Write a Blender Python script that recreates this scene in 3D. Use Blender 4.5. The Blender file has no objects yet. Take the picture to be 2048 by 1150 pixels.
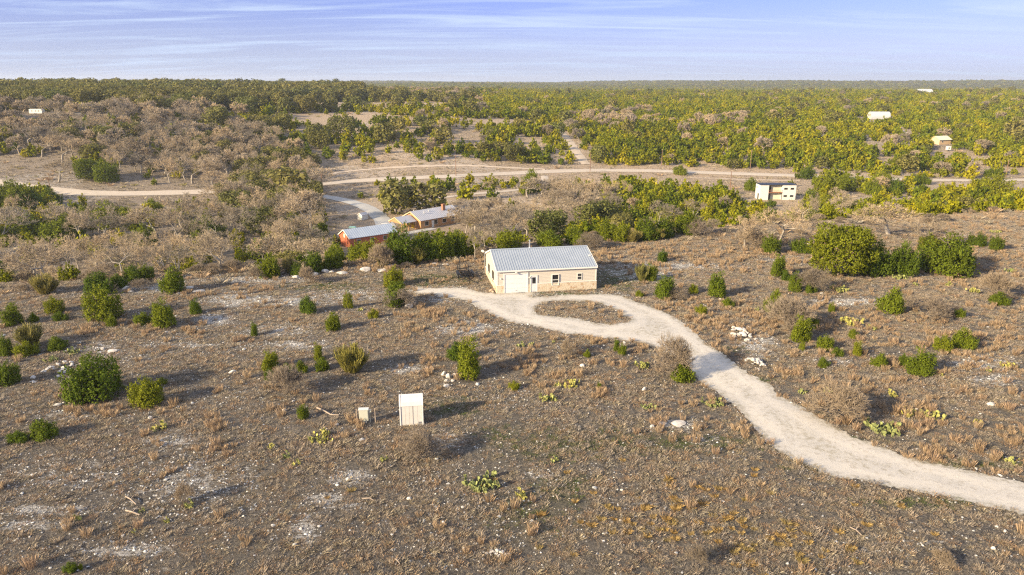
import bpy, math, random
import numpy as np
R = math.radians
C = bpy.context.scene.collection
scene = bpy.context.scene

# ------------------------------------------------------------------ camera
CAMH, PITCH, FPX = 25.5, R(16.3), 1409.0
cam = bpy.data.cameras.new('camera'); cam_o = bpy.data.objects.new('camera', cam); C.objects.link(cam_o)
cam.sensor_width = 36; cam.lens = 36*FPX/2048; cam.clip_start = 0.5; cam.clip_end = 30000
cam_o.location = (0, 0, CAMH); cam_o.rotation_euler = (R(90)-PITCH, 0, 0)
scene.camera = cam_o

# ------------------------------------------------------------------ sky, sun, exposure
SUN_EL, SUN_AZ = R(21), R(236)          # azimuth clockwise from +Y: behind the camera, to its left
SKY_STRENGTH, SUN_STRENGTH = 0.09, 5.0
world = bpy.data.worlds.new('World'); scene.world = world; world.use_nodes = True
wt = world.node_tree; wt.nodes.clear()
def wn(t, **k):
    n = wt.nodes.new(t)
    for a, b in k.items(): setattr(n, a, b)
    return n
sky = wn('ShaderNodeTexSky', sky_type='NISHITA', sun_disc=False, sun_elevation=SUN_EL, sun_rotation=SUN_AZ, air_density=1.0, dust_density=0.6, ozone_density=3.0)
tc = wn('ShaderNodeTexCoord'); sep = wn('ShaderNodeSeparateXYZ'); wt.links.new(tc.outputs['Generated'], sep.inputs[0])
def wm(op, a, b=None, clamp=False):
    n = wn('ShaderNodeMath', operation=op, use_clamp=clamp)
    for i, v in enumerate((a, b)):
        if v is None: continue
        if isinstance(v, (int, float)): n.inputs[i].default_value = v
        else: wt.links.new(v, n.inputs[i])
    return n.outputs[0]
zc = wm('MAXIMUM', sep.outputs[2], 0.0)
den = wm('ADD', zc, 0.07)
u = wm('DIVIDE', sep.outputs[0], den); v = wm('DIVIDE', sep.outputs[1], den)
comb = wn('ShaderNodeCombineXYZ'); wt.links.new(u, comb.inputs[0]); wt.links.new(v, comb.inputs[1])
mp = wn('ShaderNodeMapping'); mp.inputs['Rotation'].default_value = (0, 0, R(8)); mp.inputs['Scale'].default_value = (0.22, 0.95, 1)
wt.links.new(comb.outputs[0], mp.inputs[0])
n1 = wn('ShaderNodeTexNoise'); n1.inputs['Scale'].default_value = 1.5; n1.inputs['Detail'].default_value = 9; n1.inputs['Roughness'].default_value = 0.62; n1.inputs['Distortion'].default_value = 0.9
wt.links.new(mp.outputs[0], n1.inputs['Vector'])
cr = wn('ShaderNodeMapRange'); cr.inputs['From Min'].default_value = 0.47; cr.inputs['From Max'].default_value = 0.66
wt.links.new(n1.outputs['Fac'], cr.inputs['Value'])
tint = wn('ShaderNodeMix', data_type='RGBA', blend_type='MULTIPLY'); tint.inputs[0].default_value = 1
tint.inputs[7].default_value = (0.53, 0.50, 0.95, 1)
wt.links.new(sky.outputs[0], tint.inputs[6])
hz = wm('SUBTRACT', 1.0, wm('MULTIPLY', zc, 9.0), clamp=True)     # pale band of thin high cloud towards the horizon
hz2 = wm('MULTIPLY', wm('POWER', hz, 1.2), 0.70)
cf = wm('MULTIPLY', cr.outputs[0], 0.85)
cf = wm('ADD', wm('MULTIPLY', cf, wm('SUBTRACT', 1.0, hz2)), hz2, clamp=True)
sky_fill = wm('MULTIPLY', wm('SUBTRACT', zc, 0.13, clamp=True), 4.0, clamp=True)       # added neutral fill light: sky whitened out of sight above the frame
mix = wn('ShaderNodeMix', data_type='RGBA'); wt.links.new(cf, mix.inputs[0]); wt.links.new(tint.outputs[2], mix.inputs[6])
mix.inputs[7].default_value = (3.35, 4.05, 5.4, 1)
mix2 = wn('ShaderNodeMix', data_type='RGBA'); wt.links.new(sky_fill, mix2.inputs[0]); wt.links.new(mix.outputs[2], mix2.inputs[6]); mix2.inputs[7].default_value = (3.7, 4.0, 4.9, 1)
bg = wn('ShaderNodeBackground'); bg.inputs['Strength'].default_value = SKY_STRENGTH
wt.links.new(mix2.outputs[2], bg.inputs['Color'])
wo = wn('ShaderNodeOutputWorld'); wt.links.new(bg.outputs[0], wo.inputs['Surface'])
sun = bpy.data.lights.new('sun', 'SUN'); sun.energy = SUN_STRENGTH; sun.angle = R(1.8); sun.color = (1.0, 0.79, 0.50)
sun_o = bpy.data.objects.new('sun', sun); C.objects.link(sun_o)
from mathutils import Vector, Matrix
sd = Vector((math.sin(SUN_AZ)*math.cos(SUN_EL), math.cos(SUN_AZ)*math.cos(SUN_EL), math.sin(SUN_EL)))
sun_o.rotation_euler = sd.to_track_quat('Z', 'Y').to_euler()
vs = scene.view_settings; vs.view_transform = 'Standard'; vs.look = 'None'; vs.gamma = 1; vs.exposure = 1.13
scene.display_settings.display_device = 'sRGB'
cy = scene.cycles
cy.max_bounces = 6; cy.diffuse_bounces = 3; cy.volume_bounces = 0; cy.transparent_max_bounces = 8; cy.glossy_bounces = 2; cy.use_denoising = False; scene.render.filter_size = 1.25; cy.filter_width = 1.25

# ------------------------------------------------------------------ terrain maths
def hash2(ix, iy, s):
    n = (ix.astype(np.int64)*374761393 + iy.astype(np.int64)*668265263 + s*1274126177) & 0xffffffff
    n = ((n ^ (n >> 13))*1274126177) & 0xffffffff
    return ((n ^ (n >> 16)) & 0xffff)/65535.0
def vnoise(x, y, s=0):
    x = np.asarray(x, float); y = np.asarray(y, float)
    ix = np.floor(x); iy = np.floor(y); fx = x-ix; fy = y-iy
    fx = fx*fx*fx*(fx*(fx*6-15)+10); fy = fy*fy*fy*(fy*(fy*6-15)+10)
    a = hash2(ix, iy, s); b = hash2(ix+1, iy, s); c = hash2(ix, iy+1, s); d = hash2(ix+1, iy+1, s)
    return (a*(1-fx)+b*fx)*(1-fy)+(c*(1-fx)+d*fx)*fy*1.0
def fbm(x, y, s=0, o=4):
    t = 0; a = 0.5
    for i in range(o):
        t = t+a*(vnoise(np.asarray(x)*2**i, np.asarray(y)*2**i, s+i*17)-0.5); a *= 0.5
    return t
def sstep(t):
    t = np.clip(t, 0, 1); return t*t*(3-2*t)
cP, sP = math.cos(PITCH), math.sin(PITCH)
def ray(px, py):
    a = (px-1024)/FPX; b = -(py-575)/FPX
    return np.array([a, cP+b*sP, -sP+b*cP])
def proj(x, y, z):
    dz = z-CAMH; d = y*cP-dz*sP; d = np.maximum(d, 1e-3)
    return 1024+FPX*x/d, 575-FPX*(y*sP+dz*cP)/d, d
edge_px = [(-300, 580), (0, 580), (240, 570), (400, 558), (560, 543), (760, 532), (960, 508), (1200, 478), (1400, 466), (1700, 452), (2048, 436), (2500, 430)]
_e = []
for px, py in edge_px:
    r = ray(px, py); t = -CAMH/r[2]; _e.append((r[0]*t, r[1]*t))
EX = np.array([a for a, b in _e]); EY = np.array([b for a, b in _e])
def prof(pts, y): return np.interp(y, [a for a, b in pts], [b for a, b in pts])
P_L = [(150, -16), (268, -16), (300, -11), (380, 9), (500, 11), (700, 12), (900, 12.5), (1300, 12), (1800, 6), (2500, 8), (3500, 16), (5000, 19), (9000, 18)]
P_M = [(150, -16), (300, -15.5), (330, -13.5), (370, -8.5), (430, -2.5), (500, 5), (600, 8), (800, 10), (1000, 12), (1400, 8), (2000, 0), (3000, 9), (4500, 16), (9000, 15)]
P_R = [(150, -16), (320, -16), (345, -14.5), (400, -10), (450, -7), (560, -4), (750, 1), (1000, 4), (1300, 6), (1600, -2), (2200, -8), (3000, 4), (3800, 25), (4500, 17), (6000, 12), (9000, 12)]
def hgt(x, y):
    x = np.asarray(x, float); y = np.asarray(y, float)
    near = 0.9*fbm(x/17, y/17, 3, 3) + 0.10*fbm(x/3.1, y/3.1, 5, 2)
    pad = np.exp(-(((x-5)/13)**2+((y-88)/9)**2)**2)
    near = near*(1-0.85*pad)
    yy = np.maximum(y, 1); t = x/yy
    wl = sstep((-0.25-t)/0.35); wr = sstep((t+0.15)/0.30)
    far = prof(P_M, y)*(1-wl)*(1-wr)+prof(P_L, y)*wl*(1-wr)+prof(P_R, y)*wr
    amp = np.interp(y, [200, 330, 450, 1200, 2500, 6000], [0.6, 1.2, 3.5, 6, 14, 18])
    wav = 1.0
    far = far + amp*fbm(x/90, y/90, 9, 3)*np.interp(y, [0, 1500, 2600], [1, 1, .35])+ np.interp(y, [1500, 3000], [0, 30])*fbm(x/900, y/900, 29, 3)
    ey = np.interp(x, EX, EY)
    wid = np.interp(x, [-60, 0, 60, 110], [46, 48, 60, 70])
    m = sstep((y-ey)/wid)
    return near*(1-m)+far*m
TS = np.concatenate([np.arange(18, 200, 0.4), 200*1.004**np.arange(0, 960)])
def ground_at(px, py):
    r = ray(px, py); r = r/r[1]
    xs = r[0]*TS; zs = CAMH+r[2]*TS; d = zs-hgt(xs, TS)
    k = np.nonzero(d < 0)[0]
    if len(k) == 0: k = [len(TS)-1]
    k = max(k[0], 1)
    f = d[k-1]/(d[k-1]-d[k]+1e-9); t = TS[k-1]+(TS[k]-TS[k-1])*f
    x, y = r[0]*t, t
    return float(x), float(y), float(hgt(x, y))
def H(x, y): return float(hgt(x, y))
def ppm(x, y, z):       # photo pixels per metre at a point
    return FPX/(y*cP-(z-CAMH)*sP)
def gnd(px, py, z=0.0):
    r = ray(px, py); t = (z-CAMH)/r[2]; return r[0]*t, r[1]*t

# ------------------------------------------------------------------ materials
M = {}
def mat(name, col, rough=0.8, metal=0.0, spec=0.3):
    m = bpy.data.materials.new(name); m.use_nodes = True
    b = m.node_tree.nodes['Principled BSDF']
    b.inputs['Base Color'].default_value = (*col, 1); b.inputs['Roughness'].default_value = rough; b.inputs['Metallic'].default_value = metal
    b.inputs['Specular IOR Level'].default_value = spec
    M[name] = m; return m, m.node_tree, b
def nd(nt, t, **k):
    n = nt.nodes.new(t)
    for a, b in k.items(): setattr(n, a, b)
    return n
def noise(nt, scale, detail=3, rough=.55, coord='Object', vec=None):
    if vec is None:
        t = nd(nt, 'ShaderNodeTexCoord'); vec = t.outputs[coord]
    n = nd(nt, 'ShaderNodeTexNoise'); n.inputs['Scale'].default_value = scale; n.inputs['Detail'].default_value = detail; n.inputs['Roughness'].default_value = rough
    nt.links.new(vec, n.inputs['Vector']); return n.outputs['Fac']
def rng(nt, v, a, b, c=0.0, d=1.0):
    n = nd(nt, 'ShaderNodeMapRange'); n.inputs['From Min'].default_value = a; n.inputs['From Max'].default_value = b
    n.inputs['To Min'].default_value = c; n.inputs['To Max'].default_value = d; nt.links.new(v, n.inputs['Value']); return n.outputs[0]
def mixc(nt, f, a, b):
    n = nd(nt, 'ShaderNodeMix', data_type='RGBA')
    for i, v in ((0, f), (6, a), (7, b)):
        if isinstance(v, (int, float)): n.inputs[i].default_value = v
        elif isinstance(v, tuple): n.inputs[i].default_value = (*v, 1)
        else: nt.links.new(v, n.inputs[i])
    return n.outputs[2]
def mth(nt, op, a, b=0.0, clamp=False):
    n = nd(nt, 'ShaderNodeMath', operation=op, use_clamp=clamp)
    for i, v in enumerate((a, b)):
        if isinstance(v, (int, float)): n.inputs[i].default_value = v
        else: nt.links.new(v, n.inputs[i])
    return n.outputs[0]
def bump(nt, b, h, dist, strength=1.0):
    n = nd(nt, 'ShaderNodeBump'); n.inputs['Distance'].default_value = dist; n.inputs['Strength'].default_value = strength
    nt.links.new(h, n.inputs['Height']); nt.links.new(n.outputs[0], b.inputs['Normal'])
def varied(name, c1, c2, scale, rough=.8, metal=0.0, spec=.3, detail=4, bd=0.0, coord='Object'):
    m, nt, b = mat(name, c1, rough, metal, spec)
    f = noise(nt, scale, detail, coord=coord); nt.links.new(mixc(nt, rng(nt, f, .35, .65), c1, c2), b.inputs['Base Color'])
    if bd: bump(nt, b, f, bd)
    return m
def foliage(name, cols, trans=0.25):
    m, nt, b = mat(name, cols[0], .75, 0, .15)
    oi = nd(nt, 'ShaderNodeObjectInfo'); ge = nd(nt, 'ShaderNodeNewGeometry')
    c = mixc(nt, rng(nt, oi.outputs['Random'], .1, .6), cols[0], cols[1])
    c = mixc(nt, rng(nt, oi.outputs['Random'], .6, 1.0), c, cols[2])
    if 'leaf' in name and 'broom' not in name:
        pn = nd(nt, 'ShaderNodeTexNoise'); pn.inputs['Scale'].default_value = .016; pn.inputs['Detail'].default_value = 5; nt.links.new(oi.outputs['Location'], pn.inputs['Vector'])
        c = mixc(nt, rng(nt, pn.outputs['Fac'], .50, .66, 0, .55), c, cols[2]); c = mixc(nt, rng(nt, pn.outputs['Fac'], .50, .34, 0, .5), c, tuple(.62*q for q in cols[0]))
    v = rng(nt, ge.outputs['Random Per Island'], 0, 1, .55, 1.45)
    mm = nd(nt, 'ShaderNodeMix', data_type='RGBA', blend_type='MULTIPLY'); mm.inputs[0].default_value = 1
    nt.links.new(c, mm.inputs[6]); nt.links.new(v, mm.inputs[7])
    nt.links.new(mm.outputs[2], b.inputs['Base Color'])
    if trans:
        tr = nd(nt, 'ShaderNodeBsdfTranslucent'); nt.links.new(mm.outputs[2], tr.inputs[0])
        ms = nd(nt, 'ShaderNodeMixShader'); ms.inputs[0].default_value = trans
        nt.links.new(b.outputs[0], ms.inputs[1]); nt.links.new(tr.outputs[0], ms.inputs[2])
        nt.links.new(ms.outputs[0], nt.nodes['Material Output'].inputs['Surface'])
    return m
foliage('juniper_leaf', [(.155, .200, .012), (.27, .285, .012), (.40, .36, .014)], .35)
foliage('near_juniper_leaf', [(.095, .145, .014), (.16, .20, .015), (.23, .245, .016)], .3)
foliage('oak_leaf', [(.165, .160, .040), (.225, .200, .060), (.115, .135, .035)], .3)
foliage('broom_leaf', [(.24, .22, .055), (.28, .24, .09), (.20, .20, .06)])
foliage('twig', [(.24, .21, .165), (.44, .345, .225), (.33, .285, .225)], 0)
foliage('bush_twig', [(.22, .185, .14), (.30, .24, .17), (.25, .21, .165)], 0)
foliage('brush', [(.27, .24, .18), (.35, .295, .205), (.22, .205, .175)], .1)
foliage('dry_grass', [(.275, .24, .20), (.37, .305, .23), (.24, .225, .21)], .2)
foliage('russet_grass', [(.36, .26, .165), (.41, .31, .20), (.37, .265, .18)], .2)
foliage('rust_grass', [(.31, .215, .14), (.37, .255, .155), (.27, .20, .15)], .2)
foliage('golden_grass', [(.36, .24, .09), (.42, .30, .12), (.30, .24, .10)], .2)
foliage('green_grass', [(.075, .11, .028), (.10, .13, .035), (.13, .14, .05)], .2)
foliage('cactus_pad', [(.20, .225, .085), (.34, .32, .09), (.14, .18, .07)], 0)
foliage('limestone_rock', [(.36, .36, .35), (.24, .245, .25), (.50, .48, .44)], 0)
foliage('white_chip', [(.56, .55, .52), (.48, .48, .47), (.64, .62, .57)], 0)
varied('bark', (.17, .14, .11), (.30, .26, .21), 3, .9)
varied('pale_bark', (.38, .34, .29), (.22, .20, .17), 2, .9)
varied('boulder_stone', (.62, .59, .54), (.36, .34, .32), 2.2, .9, bd=.05)
varied('brown_stone', (.36, .25, .17), (.50, .40, .30), 3, .9, bd=.05)
varied('grey_stone', (.36, .37, .38), (.52, .52, .50), 3, .9, bd=.05)

def ground_material():
    m, nt, b = mat('hill_ground', (.2, .16, .12), .95, 0, .1)
    g = nd(nt, 'ShaderNodeNewGeometry'); P = g.outputs['Position']
    at = nd(nt, 'ShaderNodeAttribute', attribute_name='zone'); s = nd(nt, 'ShaderNodeSeparateColor'); nt.links.new(at.outputs['Color'], s.inputs[0])
    pale, green, dry, wood = s.outputs[0], s.outputs[1], s.outputs[2], at.outputs['Alpha']
    big = noise(nt, .09, 4, vec=P); mid = noise(nt, .8, 6, .65, vec=P); fine = noise(nt, 5.0, 5, .7, vec=P); grain = noise(nt, 19.0, 3, .7, vec=P)
    base = mixc(nt, rng(nt, mid, .35, .65), (.088, .085, .084), (.185, .168, .152))
    base = mixc(nt, rng(nt, fine, .50, .64), base, (.33, .29, .235)); base = mixc(nt, rng(nt, fine, .46, .34, 0, .8), base, (.045, .042, .042))
    base = mixc(nt, rng(nt, big, .42, .62, 0, .6), base, (.17, .155, .13))
    base = mixc(nt, dry, base, mixc(nt, rng(nt, fine, .35, .65), (.38, .285, .20), (.54, .43, .31)))
    gcol = mixc(nt, rng(nt, fine, .4, .62), (.055, .075, .024), (.13, .13, .05))
    base = mixc(nt, mth(nt, 'MULTIPLY', green, rng(nt, mid, .32, .55), True), base, gcol)
    base = mixc(nt, wood, base, mixc(nt, rng(nt, noise(nt, .03, 8, .75, vec=P), .38, .6), (.07, .085, .03), (.14, .145, .055)))
    # limestone showing through: ragged flat patches and chips
    strat = nd(nt, 'ShaderNodeMapping'); strat.inputs['Scale'].default_value = (.7, 1.6, 1); strat.inputs['Rotation'].default_value = (0, 0, R(-20)); nt.links.new(P, strat.inputs[0])
    ln = noise(nt, 1.6, 8, .72, vec=strat.outputs[0])
    th = mth(nt, 'SUBTRACT', .685, mth(nt, 'MULTIPLY', pale, .37))
    f = rng(nt, mth(nt, 'SUBTRACT', ln, th), 0, .035)
    f = mth(nt, 'MULTIPLY', f, rng(nt, fine, .42, .50), True); f = mth(nt, 'MULTIPLY', f, rng(nt, grain, .30, .42), True)
    f = mth(nt, 'MULTIPLY', f, mth(nt, 'SUBTRACT', 1.0, wood), True)
    lime = mixc(nt, rng(nt, grain, .35, .65), (.46, .455, .44), (.72, .70, .67))
    base = mixc(nt, f, base, lime)
    nt.links.new(base, b.inputs['Base Color'])
    base = mixc(nt, mth(nt, 'MULTIPLY', rng(nt, grain, .54, .64, 0, .85), mth(nt, 'SUBTRACT', 1.0, wood)), base, (.36, .31, .25)); base = mixc(nt, mth(nt, 'MULTIPLY', rng(nt, noise(nt, 9, 3, .7, vec=P), .45, .36, 0, .8), mth(nt, 'SUBTRACT', 1.0, wood)), base, (.04, .038, .038)); nt.links.new(base, b.inputs['Base Color'])
    hh = mth(nt, 'ADD', mth(nt, 'MULTIPLY', fine, .6), mth(nt, 'ADD', grain, mth(nt, 'MULTIPLY', mid, 2.0)))
    bump(nt, b, hh, .26, 1.0)
    return m
ground_material()
def gravel(name, c1, c2, c3):
    m, nt, b = mat(name, c1, .95, 0, .1)
    g = nd(nt, 'ShaderNodeNewGeometry'); P = g.outputs['Position']
    a = noise(nt, .5, 4, vec=P); f = noise(nt, 14, 4, .75, vec=P); k = noise(nt, 2.5, 5, .7, vec=P)
    c = mixc(nt, rng(nt, a, .35, .65), c1, c2); c = mixc(nt, rng(nt, f, .4, .72), c, c3)
    c = mixc(nt, rng(nt, k, .52, .66, 0, .6), c, (.29, .255, .20)); c = mixc(nt, rng(nt, noise(nt, 40, 2, .7, vec=P), .5, .75, 0, .7), c, (.22, .19, .15))
    if name == 'drive_gravel':
        ia = nd(nt, 'ShaderNodeAttribute', attribute_name='inset').outputs['Fac']
        w1 = mth(nt, 'ADD', ia, mth(nt, 'MULTIPLY', mth(nt, 'SUBTRACT', a, .5), 1.6))
        rut = rng(nt, mth(nt, 'ABSOLUTE', mth(nt, 'SUBTRACT', w1, 1.35)), .15, .55, 1, 0)
        c = mixc(nt, mth(nt, 'MULTIPLY', rut, .4), c, (.60, .56, .49))
        crown = rng(nt, w1, 2.0, 2.6); c = mixc(nt, mth(nt, 'MULTIPLY', crown, rng(nt, k, .42, .62, 0, .5)), c, (.29, .265, .20))
        edge = rng(nt, ia, .75, 0.0); c = mixc(nt, mth(nt, 'MULTIPLY', edge, rng(nt, k, .38, .58, 0, .75)), c, (.22, .20, .14))
    nt.links.new(c, b.inputs['Base Color']); bump(nt, b, f, .05, .8)
    return m
gravel('drive_gravel', (.52, .49, .44), (.46, .44, .40), (.61, .58, .53))
gravel('road_gravel', (.44, .38, .31), (.50, .44, .37), (.56, .50, .43))
gravel('pale_concrete', (.38, .39, .39), (.44, .44, .43), (.46, .46, .46))
gravel('track_dirt', (.42, .34, .26), (.52, .44, .35), (.56, .48, .40))

mat('siding', (.52, .48, .415), .6); mat('gable_siding', (.58, .53, .43), .6); mat('trim_white', (.66, .65, .61), .5); mat('door_white', (.62, .63, .64), .4)
mat('dark_glass', (.02, .022, .025), .08, 0, .6); mat('black_steel', (.018, .018, .02), .45, .3); mat('tyre', (.02, .02, .02), .9)
varied('roof_metal', (.31, .355, .41), (.35, .395, .45), .6, .42, .25)
varied('barn_roof', (.38, .44, .52), (.44, .49, .56), .4, .4, .25); varied('house_roof', (.40, .42, .47), (.46, .46, .49), .4, .45, .25)
mat('galvanised', (.50, .52, .54), .35, .7); varied('shed_vinyl', (.58, .56, .53), (.62, .60, .57), 2, .5); mat('shed_trim', (.68, .68, .67), .45)
varied('barn_red', (.40, .115, .06), (.46, .14, .08), 2, .7); varied('log_brown', (.36, .19, .09), (.46, .27, .13), 4, .7); mat('fascia', (.62, .45, .27), .6)
varied('pole_wood', (.17, .10, .07), (.24, .15, .10), 2, .85); mat('cream_panel', (.54, .54, .43), .6); mat('white_panel', (.60, .60, .57), .5); mat('rust_rail', (.30, .13, .07), .7)
mat('grey_utility', (.52, .53, .45), .45, .1); mat('wire_grey', (.33, .32, .31), .5); mat('yellow_item', (.60, .42, .04), .6); mat('green_tarp', (.06, .22, .14), .7)
varied('driftwood', (.40, .33, .26), (.26, .21, .17), 6, .9); mat('quonset_steel', (.52, .54, .56), .35, .25); mat('brick_brown', (.32, .16, .10), .9); mat('teal_plastic', (.25, .45, .42), .6)
def stone_wall():
    m, nt, b = mat('limestone_block', (.60, .50, .36), .9, 0, .1)
    t = nd(nt, 'ShaderNodeTexCoord'); mp = nd(nt, 'ShaderNodeMapping'); nt.links.new(t.outputs['Object'], mp.inputs[0])
    mp.inputs['Rotation'].default_value = (R(90), 0, 0)
    v = nd(nt, 'ShaderNodeTexVoronoi'); v.inputs['Scale'].default_value = 3.6; nt.links.new(t.outputs['Object'], v.inputs['Vector'])
    s = nd(nt, 'ShaderNodeSeparateColor'); nt.links.new(v.outputs['Color'], s.inputs[0])
    c = mixc(nt, s.outputs[0], (.60, .52, .40), (.53, .45, .33)); c = mixc(nt, rng(nt, s.outputs[1], .78, .92), c, (.44, .32, .21))
    v2 = nd(nt, 'ShaderNodeTexVoronoi', feature='DISTANCE_TO_EDGE'); v2.inputs['Scale'].default_value = 3.6; nt.links.new(t.outputs['Object'], v2.inputs['Vector'])
    c = mixc(nt, rng(nt, v2.outputs['Distance'], 0, .05), (.66, .60, .50), c)
    nt.links.new(c, b.inputs['Base Color']); bump(nt, b, rng(nt, v2.outputs['Distance'], 0, .07), .02)
stone_wall()

# ------------------------------------------------------------------ object helpers
def mesh_np(name, V, F):
    V = np.asarray(V, np.float32); F = np.asarray(F, np.int32)
    me = bpy.data.meshes.new(name); n = len(F); k = F.shape[1]
    me.vertices.add(len(V)); me.vertices.foreach_set('co', V.ravel())
    me.loops.add(n*k); me.loops.foreach_set('vertex_index', F.ravel())
    me.polygons.add(n); me.polygons.foreach_set('loop_start', np.arange(0, n*k, k, dtype=np.int32)); me.polygons.foreach_set('loop_total', np.full(n, k, np.int32))
    me.update(); me.validate(); return me
def put(name, me, m=None, parent=None, loc=None, smooth=False):
    o = bpy.data.objects.new(name, me); C.objects.link(o)
    if m is not None and len(me.materials) == 0: me.materials.append(M[m])
    if parent is not None: o.parent = parent
    if loc is not None: o.location = loc
    if smooth: me.polygons.foreach_set('use_smooth', np.ones(len(me.polygons), bool))
    return o
def tag(o, label=None, cat=None, group=None, kind=None):
    if label: o['label'] = label
    if cat: o['category'] = cat
    if group: o['group'] = group
    if kind: o['kind'] = kind
    return o
def empty(name, loc, rz=0, label=None, cat=None, group=None, s=1.0):
    o = bpy.data.objects.new(name, None); C.objects.link(o); o.location = loc; o.rotation_euler = (0, 0, rz); o.scale = (s, s, s)
    o.empty_display_size = .3
    return tag(o, label, cat, group)
class MB:
    def __init__(s): s.v = []; s.f = []
    def poly(s, pts, faces):
        b = len(s.v); s.v += [tuple(p) for p in pts]; s.f += [tuple(i+b for i in f) for f in faces]; return s
    def box(s, x0, x1, y0, y1, z0, z1):
        return s.poly([(x0, y0, z0), (x1, y0, z0), (x1, y1, z0), (x0, y1, z0), (x0, y0, z1), (x1, y0, z1), (x1, y1, z1), (x0, y1, z1)],
                      [(3, 2, 1, 0), (4, 5, 6, 7), (0, 1, 5, 4), (1, 2, 6, 5), (2, 3, 7, 6), (3, 0, 4, 7)])
    def prism(s, prof, a0, a1, axis='x'):        # prof in the plane across the axis
        n = len(prof)
        mk = (lambda a, p: (a, p[0], p[1])) if axis == 'x' else ((lambda a, p: (p[0], a, p[1])) if axis == 'y' else (lambda a, p: (p[0], p[1], a)))
        return s.poly([mk(a0, p) for p in prof]+[mk(a1, p) for p in prof], [tuple(range(n)), tuple(range(2*n-1, n-1, -1))]+[(i, i+n, (i+1) % n+n, (i+1) % n) for i in range(n)])
    def bar(s, p, q, r, r2=None, n=6):
        p = Vector(p); q = Vector(q); r2 = r if r2 is None else r2
        d = (q-p).normalized(); a = d.orthogonal().normalized(); c = d.cross(a)
        pts = [tuple(p+(a*math.cos(2*math.pi*i/n)+c*math.sin(2*math.pi*i/n))*r) for i in range(n)]+[tuple(q+(a*math.cos(2*math.pi*i/n)+c*math.sin(2*math.pi*i/n))*r2) for i in range(n)]
        return s.poly(pts, [tuple(range(n-1, -1, -1)), tuple(range(n, 2*n))]+[(i, (i+1) % n, (i+1) % n+n, i+n) for i in range(n)])
    def build(s, name, m, parent=None, bevel=0.0, loc=None):
        me = bpy.data.meshes.new(name); me.from_pydata(s.v, [], s.f); me.update()
        import bmesh
        bm = bmesh.new(); bm.from_mesh(me); bmesh.ops.recalc_face_normals(bm, faces=bm.faces); bm.to_mesh(me); bm.free()
        o = put(name, me, m, parent, loc)
        if bevel:
            b = o.modifiers.new('bevel', 'BEVEL'); b.width = bevel; b.segments = 2; b.limit_method = 'ANGLE'
        return o

# ------------------------------------------------------------------ ground sheet
def spaced(lo, a, b, hi, step, g):
    mid = list(np.arange(a, b+1e-6, step)); L = []; s = step; x = a
    while x > lo: s *= g; x -= s; L.append(x)
    Rr = []; s = step; x = b
    while x < hi: s *= g; x += s; Rr.append(x)
    return np.array(L[::-1]+mid+Rr)
GX = spaced(-6500, -75, 105, 6500, .5, 1.035); GY = spaced(-300, 16, 170, 8200, .5, 1.022)
gx, gy = np.meshgrid(GX, GY); gz = hgt(gx, gy)
nx, ny = len(GX), len(GY)
ii = (np.arange(ny-1)[:, None]*nx+np.arange(nx-1)[None, :]).ravel()
me = mesh_np('ground', np.stack([gx.ravel(), gy.ravel(), gz.ravel()], 1), np.stack([ii, ii+1, ii+nx+1, ii+nx], 1))
X, Y, Z = gx.ravel(), gy.ravel(), gz.ravel()
qx, qy, qd = proj(X, Y, Z)
def blobs(L):
    t = np.zeros(len(X))
    for cx, cy, rx, ry, s in L: t = np.maximum(t, s*np.exp(-(((qx-cx)/rx)**2+((qy-cy)/ry)**2)))
    return np.where(Y > 5, t, 0)
PALE = [(560, 603, 90, 9, 1), (470, 600, 55, 14, .9), (430, 638, 40, 12, .9), (930, 656, 60, 14, 1), (300, 576, 90, 12, .9), (500, 560, 120, 9, .8), (700, 955, 45, 16, 1), (650, 997, 45, 12, 1), (610, 1060, 30, 35, .8), (690, 1010, 40, 8, .8),
        (810, 738, 35, 10, .9), (1290, 550, 70, 14, 1), (1350, 532, 120, 9, .8), (720, 590, 120, 14, .55), (1520, 690, 40, 30, .8), (1700, 604, 90, 9, .9), (1660, 722, 50, 12, .7), (1960, 725, 80, 20, .7), (1990, 760, 60, 15, .7),
        (90, 1020, 110, 9, 1), (60, 1050, 90, 9, .9), (250, 1100, 90, 14, .8), (600, 690, 70, 9, .8), (560, 660, 70, 14, .7), (400, 690, 60, 9, .6), (870, 578, 90, 6, 1), (1570, 520, 50, 9, .7), (1080, 590, 200, 6, .6),
        (130, 830, 60, 14, .6), (350, 880, 60, 14, .7), (900, 880, 40, 18, .7), (1350, 850, 50, 14, .7), (1400, 880, 40, 10, .7), (1080, 950, 40, 14, .5), (1300, 1010, 60, 12, .4), (380, 960, 150, 60, .45), (230, 700, 120, 30, .4), (880, 600, 40, 10, .5), (150, 950, 150, 40, .4), (1800, 1090, 150, 30, .35)]
GREEN = [(860, 560, 75, 12, 1), (650, 573, 80, 8, .9), (1120, 589, 80, 4, 1), (1230, 562, 50, 18, .9), (905, 815, 60, 18, .9), (1000, 607, 24, 14, .9), (1280, 885, 220, 22, .7), (1100, 890, 120, 30, .6), (1130, 980, 60, 30, .8), (1620, 930, 60, 10, .7), (1850, 1005, 110, 10, .9), (1960, 930, 130, 8, .8), (1500, 760, 60, 7, .7), (1440, 700, 60, 7, .6), (1060, 1030, 90, 40, .5), (720, 505, 200, 15, .4), (1700, 880, 70, 8, .6), (1000, 870, 60, 20, .6)]
pale = blobs(PALE); green = blobs(GREEN)
mfar = sstep((Y-np.interp(X, EX, EY)-25)/40)
dry = np.clip(mfar*(.75+1.2*fbm(X/60, Y/60, 51, 3)), 0, 1)*np.interp(qx, [0, 400, 800], [.35, .5, 1])
wood = sstep((Y-700)/700)
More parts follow.
